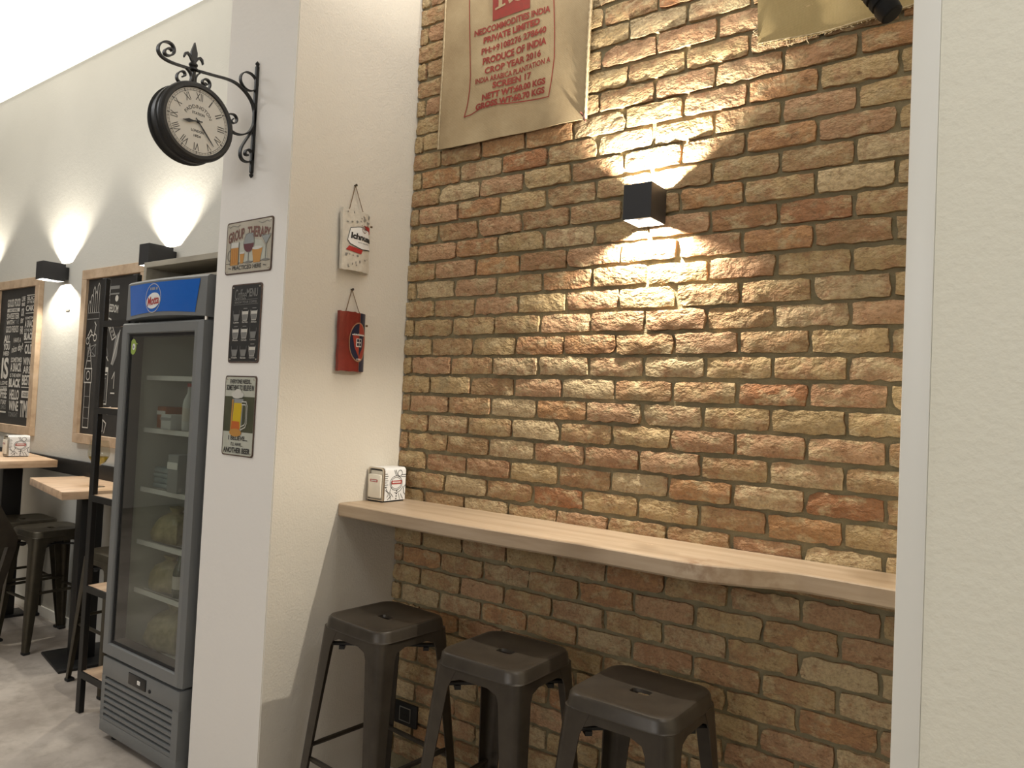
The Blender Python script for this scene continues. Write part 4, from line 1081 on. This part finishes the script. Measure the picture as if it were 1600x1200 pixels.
for a, c in ((.575,.50),(.675,.50),(.575,.435),(.675,.435)): F.rect(a, c, a+.075, c+.05, M['tile_navy'], 6)
m.build('crest', None, t, smooth=0)
m = MB(); F = Flat(m, fn, .0040, .0004, .0833333)
F.text('CAGLIARI', .44, .612, .90, .640, M['white'], 0, .02); F.text('1920', .58, .195, .76, .222, M['white'], 0, .02)
m.build('lettering', None, t, smooth=0)

# ------------------------------------------------------------------ BURLAP SACKS
def sack(name, x0, x1, z0, z1, mat, label, fn_sag, phase, flare=.010):
    """thin two-sided hanging cloth in front of the brick"""
    nu, nv = 40, 44
    def surf(u, v, o):
        x = x0+(x1-x0)*u; z = z0+(z1-z0)*v + fn_sag(u)*(1-v)
        y = -.016-.006*math.sin(u*7.0+phase+v*2)*math.sin(v*5+1)-flare*(1-v)**3-.003*math.sin(u*17+v*9)*(1-v)
        x += .006*math.sin(v*6+phase)*(1-u)
        return (x, y-o, z)
    return surf
def cloth(surf, mat, name, parent, u0=0, u1=1, v0=0, v1=1, nu=40, nv=44, th=.003, off=0):
    m = MB()
    fr = [[surf(u0+(u1-u0)*i/nu, v0+(v1-v0)*j/nv, off) for i in range(nu+1)] for j in range(nv+1)]
    bk = [[(p[0], p[1]+th, p[2]) for p in r] for r in fr]
    m.loft(fr, None, False); m.loft(bk, None, False)
    m.loft([fr[0], bk[0]], None, False); m.loft([fr[-1], bk[-1]], None, False)
    for k in (0, nu): m.loft([[r[k] for r in fr], [r[k] for r in bk]], None, False)
    return m.build(name, mat, parent, smooth=70)
t = empty('burlap_sack', (0,0,0)); tag(t, 'brown burlap coffee sack with red printed lettering hung on brick wall', 'sack')
sf = sack('burlap_sack', .100, .808, 2.527, 3.50, M['burlap'], '', lambda u: .003*math.sin(PI*u)+.06*max(0, .10-u), .6, .004)
cloth(sf, M['burlap'], 'cloth', t)
def seam(surf, u, nm, v0=0.0, v1=1.0, r=.0052):
    m = MB(); n = 90; a = []
    for k in range(n+1):
        v = v0+(v1-v0)*k/n; p = surf(u, v, .002); a.append(p)
    m.tube(a, [r*(1+.35*math.sin(k*2.4)) for k in range(n+1)], 6); return m.build(nm, M['seam'], t, smooth=60)
seam(sf, .992, 'stitched_seam', .0, 1.0); seam(sf, .012, 'side_hem', .0, 1.0, .0028)
m = MB(); p = sf(.985, .01, .002); m.tube([p, (p[0]+.004, p[1]-.006, p[2]-.012), (p[0]+.012, p[1]-.008, p[2]-.024)], [.004, .005, .002], 6); m.tube([p, (p[0]-.012, p[1]-.006, p[2]+.014)], .004, 6); m.build('tassel', M['tin_brown'], t)
X0, X1, Z0, Z1 = .100, .808, 2.527, 3.50
def sm(x, z, o): return sf((x-X0)/(X1-X0), (z-Z0)/(Z1-Z0), o)
m = MB(); F = Flat(m, sm, .0022, .0004, .03); RD = M['sack_red']
def ln(tx, x0, x1, z0, z1, slope=0.0, wt=.02, arcs=0.0):
    c_ = (x0+x1)/2; hw = (x1-x0)/2
    F.text(tx, x0, z0, x1, z1, RD, 0, wt+.018, warp=lambda u, v: (u, v+slope*(u-c_)+arcs*(((u-c_)/hw)**2)))
ln('NEDCOMMODITIES INDIA', .272, .628, 2.958, 2.984, .012)
ln('PRIVATE LIMITED', .318, .585, 2.920, 2.946, .03, .03)
ln('PH:+9108276 278640', .310, .615, 2.879, 2.905, .04, .02)
ln('PRODUCE OF INDIA', .318, .618, 2.835, 2.864, .035, .025)
ln('CROP YEAR 2016', .330, .596, 2.795, 2.822, .03, .02)
ln('INDIA ARABICA PLANTATION A', .285, .640, 2.760, 2.782, .02, .01, .004)
ln('SCREEN 17', .370, .553, 2.727, 2.753, .0, .02)
ln('NETT WT:60.00 KGS', .322, .622, 2.692, 2.718, .005, .03, -.004)
ln('GROSS WT:60.70 KGS', .292, .620, 2.657, 2.684, .005, .03, -.003)
m.build('lettering', None, t, smooth=0)
m = MB(); F = Flat(m, sm, .0022, .0004)
fr_ = [(.236,3.30),(.240,3.10),(.250,2.93),(.258,2.80),(.256,2.74),(.248,2.68),(.236,2.640),(.27,2.643),(.32,2.660),(.36,2.664),(.44,2.655),(.52,2.648),(.60,2.640),(.640,2.638),(.650,2.70),(.657,2.78),(.652,2.88),(.640,3.02),(.640,3.30)]
dn_ = []
for i in range(len(fr_)-1):
    for k in range(4): f = k/4; dn_.append((fr_[i][0]+(fr_[i+1][0]-fr_[i][0])*f, fr_[i][1]+(fr_[i+1][1]-fr_[i][1])*f))
F.line(dn_+[fr_[-1]], .0042, RD, 0)
m.build('printed_frame', None, t, smooth=0)
m = MB(); F = Flat(m, sm, .0022, .0004); K2 = M['burlap']
for i in range(6):
    a, c = .360+.0296*i, .360+.0296*(i+1)
    for j in range(5): F.rect(a, 2.998+.044*j+.004*(a-.45), c, 2.998+.044*(j+1)+.004*(c-.45), RD, 0)
F.line([(.398,3.045),(.398,3.19)], .018, K2, 2); F.line([(.375,3.040),(.420,3.046)], .008, K2, 2); F.line([(.398,3.19),(.448,3.05)], .018, K2, 2); F.line([(.448,3.05),(.448,3.19)], .012, K2, 2)
F.ring(.490,3.075,.030,.030,.010, K2, 2, 24); F.line([(.490,3.045),(.490,3.105)], .006, K2, 2); F.line([(.505,3.06),(.528,3.045)], .010, K2, 2)
m.build('emblem', None, t, smooth=0)
m = MB()
for x in (.14, .45, .77): m.tube([(x, .002, 3.485), (x, -.026, 3.485)], .003, 8); m.lathe([(.0001, -.029), (.006, -.028), (.006, -.025)], (x, 0, 3.485), 'y', 10)
m.build('nail', M['bronze'], t)

t = empty('burlap_sack', (0,0,0)); tag(t, 'plain olive burlap sack with frayed hem at top of wall beside partition', 'sack')
sf2 = sack('burlap_sack', 1.398, 2.02, 2.640, 3.45, M['burlap_olive'], '', lambda u: .030*u*u-.010*math.sin(PI*u), 2.1, -.004)
# right end stops at the partition
cloth(sf2, M['burlap_olive'], 'cloth', t, 0, .855)
m = MB(); rf = random.Random(3)
for k in range(46):
    u = .855*k/46+rf.uniform(0, .01); p = sf2(u, 0, 0); l_ = rf.uniform(.004, .016)*(1.6 if u < .25 else .6)
    m.tube([p, (p[0]+rf.uniform(-.004,.004), p[1]-.003, p[2]-l_*.6), (p[0]+rf.uniform(-.008,.008), p[1]-.002, p[2]-l_)], .0011, 4)
for k in range(14):
    v = .03+k*.004; p = sf2(0, v, 0); m.tube([p, (p[0]-rf.uniform(.004,.016), p[1]-.004, p[2]+rf.uniform(-.01,.01))], .0012, 4)
o = m.build('fringe', M['seam'], t); o['kind'] = 'stuff'
m = MB(); n = 60; m.tube([sf2(.855*k/n, .004, .001) for k in range(n+1)], .0022, 5); m.build('hem', M['seam'], t)
# black angled spotlight in front of the olive sack
def spot():
    t = empty('black_spotlight', (XR, -.30, 2.62)); tag(t, 'black ribbed spotlight head poking down in front of the olive sack', 'spotlight')
    m = MB(); m.rbox((-.012, -.03, .06), (-.0005, .03, .16), .003); m.build('wall_plate', M['spot_black'], t)
    m = MB(); m.tube([(-.008, 0, .11), (-.05, 0, .11), (-.11, 0, .06)], .009, 10); m.build('arm', M['spot_black'], t)
    m = MB(); m.xf = Matrix.Translation((-.176, 0, -.035)) @ Matrix.Rotation(math.radians(-33), 4, 'Y')
    pr = [(.0001, -.118), (.022, -.118), (.026, -.115)]
    for k in range(9): z = -.10+k*.024; pr += [(.0285, z), (.0285, z+.013), (.025, z+.015), (.025, z+.022)]
    pr += [(.030, .125), (.02, .14), (.0001, .142)]
    m.lathe(pr, (0,0,0), 'z', 24); m.build('head', M['spot_black'], t, smooth=30)
spot()
# socket in brick wall
t = empty('wall_socket', (.075, -.004, .246)); tag(t, 'black square power socket low on the brick wall under the bar', 'socket')
m = MB(); m.rbox((-.062, -.010, -.045), (.062, .002, .045), .004); m.build('plate', M['socket'], t)
m = MB(); m.loft([[(x, y, z) for x, z in ((-.03,-.028),(.03,-.028),(.03,.028),(-.03,.028))] for y in (-.0100, -.0125)], None, True, True, True); m.build('bezel', M['line_grey'], t, smooth=0)
m = MB(); m.rbox((-.027, -.0135, -.025), (.027, -.0105, .025), .001, None, 1); m.build('insert', M['socket'], t)
m = MB()
for x in (-.012, .0, .012): m.lathe([(.0001, -.0138), (.003, -.0138), (.003, -.0133)], (x, 0, 0), 'y', 10)
m.build('pin_hole', M['rubber'], t)

# ------------------------------------------------------------------ CHALK POSTERS on far wall
def poster(name, x0, x1, z0, z1, label, fw_=.060):
    t = empty(name, ((x0+x1)/2, YF, (z0+z1)/2)); tag(t, label, 'poster', 'framed chalk posters on white wall')
    W_, H_ = x1-x0, z1-z0; d = .034
    m = MB()
    for lo, hi in (((-W_/2, -d, H_/2-fw_), (W_/2, 0, H_/2)), ((-W_/2, -d, -H_/2), (W_/2, 0, -H_/2+fw_))):
        m = MB(); m.rbox(lo, (hi[0], -.0005, hi[2]), .002, None, 1); m.build('frame_rail', M['frame_wood'], t)
    for sx in (-1, 1):
        a, c = sorted((sx*W_/2, sx*(W_/2-fw_)))
        m = MB(); m.rbox((a, -d, -H_/2+fw_), (c, -.0005, H_/2-fw_), .002, None, 1); m.build('frame_stile', M['frame_wood'], t)
    m = MB(); m.box((-W_/2+fw_, -.016, -H_/2+fw_), (W_/2-fw_, -.002, H_/2-fw_)); m.build('board', M['board_black'], t, smooth=0)
    w2, h2 = W_-2*fw_, H_-2*fw_
    return t, (lambda u, v, o: ((u-.5)*w2, -.016-o, (v-.5)*h2))
t, fn = poster('chalk_poster', -4.16, -3.425, 1.150, 2.235, 'wood-framed black poster filled with white lettering such as GOOD FOOD')
m = MB(); F = Flat(m, fn, .001, .0005); CH, CD = M['chalk'], M['chalk_dim']
T_ = lambda s_, a, b_, c, d, w_=.03, mt=CH: F.text(s_, a, b_, c, d, mt, 1, w_)
T_('GOOD FOOD', .20, .865, .56, .925); F.rect(.20, .828, .55, .855, CH, 0); T_('AND WINE', .26, .832, .49, .851, .02, M['black']); T_('SWEETER', .20, .775, .55, .82); T_('WITH', .20, .735, .42, .768); T_('THE', .44, .735, .55, .768, .02, CD); T_('GOOD FRIENDS', .20, .675, .55, .725, .02)
T_('LIFE', .60, .90, .69, .935); T_('BE', .60, .865, .69, .89); T_('OR', .60, .79, .68, .85); T_('BY', .60, .74, .68, .775); T_('FAR', .60, .66, .68, .72)
F.line([(.73, .94), (.99, .94)], .006, CH); T_('SLICE', .74, .905, .98, .93); T_('OF THE BEST', .74, .88, .98, .9, .02); T_('CAKE', .72, .825, .98, .868, .03); F.line([(.72, .81), (.98, .81)], .006, CH); T_('SOMETIMES', .72, .765, .98, .785, .02); T_('A SNACK', .72, .705, .98, .76); T_('IS THE NEW', .72, .675, .98, .698, .02); T_('BLACK', .72, .615, .98, .67, .05)
T_('ALL', .16, .60, .34, .655); T_('YOU', .16, .545, .34, .595); T_('NEED', .17, .505, .33, .535, .02); T_('IS', .14, .33, .34, .49, .03); T_('LOVE', .14, .285, .34, .315, .02); T_('COFFEE', .14, .245, .34, .275, .02)
T_('HAVE A', .44, .60, .64, .635, .01); F.text('nice day!', .40, .52, .70, .585, CH, 1, .01, .1, .08); T_('SOMETIMES', .40, .455, .70, .49, .02); T_('A SNACK', .40, .385, .70, .45); T_('IS THE NEW', .40, .345, .70, .372, .02); T_('BLACK', .38, .27, .70, .335, .05)
F.line([(.74, .60), (.98, .60)], .006, CH); T_('OLD', .76, .515, .97, .585); T_('WINE', .74, .435, .97, .49, .02); T_('ARE', .75, .375, .96, .428, .02); T_('BEST', .74, .29, .96, .365); F.line([(.73, .275), (.97, .275)], .006, CH)
T_('COFFEE', .04, .185, .34, .255); T_('HELLO', .42, .18, .68, .255); T_('WINE', .42, .10, .68, .172, .03); T_('TAKE IT EASY', .04, .14, .34, .175, .02); T_('AND SMILE', .04, .105, .34, .135, .02, CD); T_('TONIGHT', .42, .055, .68, .09, .02, CD); F.rect(.75, .20, .95, .25, CH, 0); T_('GOOD', .78, .21, .92, .24, .02, M['black']); T_('TIME', .73, .06, .97, .18, .02); F.line([(.04, .085), (.34, .085)], .012, CH)
m.build('lettering', None, t, smooth=0)
t, fn = poster('chalk_poster', -2.80, -2.02, 1.150, 2.230, 'wood-framed black poster of white chalk drawings partly hidden by the fridge')
m = MB(); F = Flat(m, fn, .001, .0005); wd = .010
def sk(l, w_=wd, mt=CH, cl=False): F.line(l, w_, mt, 1, cl)
# bridge and church skyline
for u, h_ in ((.05,.06),(.09,.10),(.13,.15),(.17,.12),(.21,.17)): sk([(u-.02,.78),(u-.02,.78+h_),(u,.80+h_),(u+.02,.78+h_),(u+.02,.78)], .006)
sk([(.02,.78),(.25,.78),(.25,.74),(.02,.74)], .006, CD, True)
# scooter
F.ring(.05,.60,.03,.022,.006, CH, 1, 16); F.ring(.19,.62,.03,.022,.006, CH, 1, 16); sk([(.06,.61),(.12,.64),(.17,.63),(.20,.70),(.17,.72)], .008); sk([(.05,.63),(.10,.67),(.13,.65)], .010)
# flag
sk([(.06,.555),(.22,.575),(.22,.50),(.06,.50)], .006, CD, True); sk([(.06,.555),(.22,.50)], .005, CD); sk([(.06,.50),(.22,.575)], .005, CD)
# clock tower
sk([(.05,.04),(.05,.33),(.16,.33),(.16,.04)], .007, CH, True)
for v in (.10,.17,.24): sk([(.05,v),(.16,v)], .005, CD)
sk([(.03,.33),(.03,.42),(.17,.42),(.17,.33)], .008, CH, True); F.ring(.10,.375,.035,.028,.007, CH, 1, 18); sk([(.04,.42),(.10,.58),(.16,.42)], .008); sk([(.07,.47),(.13,.47)], .006)
# right hand drawings
F.rect(.36, .92, .60, .94, CD, 0); F.rect(.36, .885, .60, .895, CD, 0); F.ell(.37,.85,.035,.02, CH, 0, 14); F.ell(.56,.86,.03,.02, CH, 0, 14); F.text('FREEDOM', .38, .775, .60, .825, CH, 1, .02, 0, -.08)
sk([(.34,.72),(.42,.74),(.48,.73),(.46,.70),(.36,.70)], .008, CH, True); F.ring(.37,.62,.05,.03,.008, CD, 1, 16); F.ring(.37,.62,.03,.018,.006, CH, 1, 14); sk([(.44,.69),(.50,.70),(.58,.62),(.52,.60)], .008, CH, True)
for k in range(3): F.ring(.48+.03*k,.675-.022*k,.008,.006,.005, CH, 1, 8)
sk([(.36,.50),(.42,.57),(.46,.50),(.38,.46),(.33,.52)], .007, CD, True); sk([(.34,.45),(.40,.52),(.47,.47)], .007); F.poly([(.58,.62),(.66,.66),(.62,.50),(.56,.44),(.53,.45)], CD, 0); sk([(.53,.45),(.60,.56),(.66,.66)], .008)
sk([(.34,.20),(.34,.42),(.48,.42),(.48,.20)], .008, CH, True); F.rect(.34,.40,.48,.43, CH, 0); sk([(.36,.385),(.46,.385)], .008); sk([(.37,.22),(.37,.36),(.45,.36),(.45,.22)], .006, CD, True); F.rect(.395,.25,.425,.33, CH, 0)
F.text('hamburger', .32, .125, .58, .185, CH, 1, .03, .0, .14)
sk([(.33,.03),(.33,.10),(.44,.10),(.44,.03)], .008, CH, True); sk([(.44,.10),(.50,.08),(.47,.02)], .008); sk([(.34,-.0),(.40,.02)], .008)
sk([(.56,.36),(.60,.40),(.60,.30)], .008); sk([(.55,.27),(.62,.27)], .008)
m.build('drawings', None, t, smooth=0)
# small wall vent plate between posters
m = MB(); m.rbox((-3.075, YF-.004, 1.986), (-3.022, YF-.0003, 1.997), .001, None, 1); o = m.build('wall_slot', M['line_grey']); tag(o, 'tiny grey metal slot in the white wall under the middle sconce', 'slot')
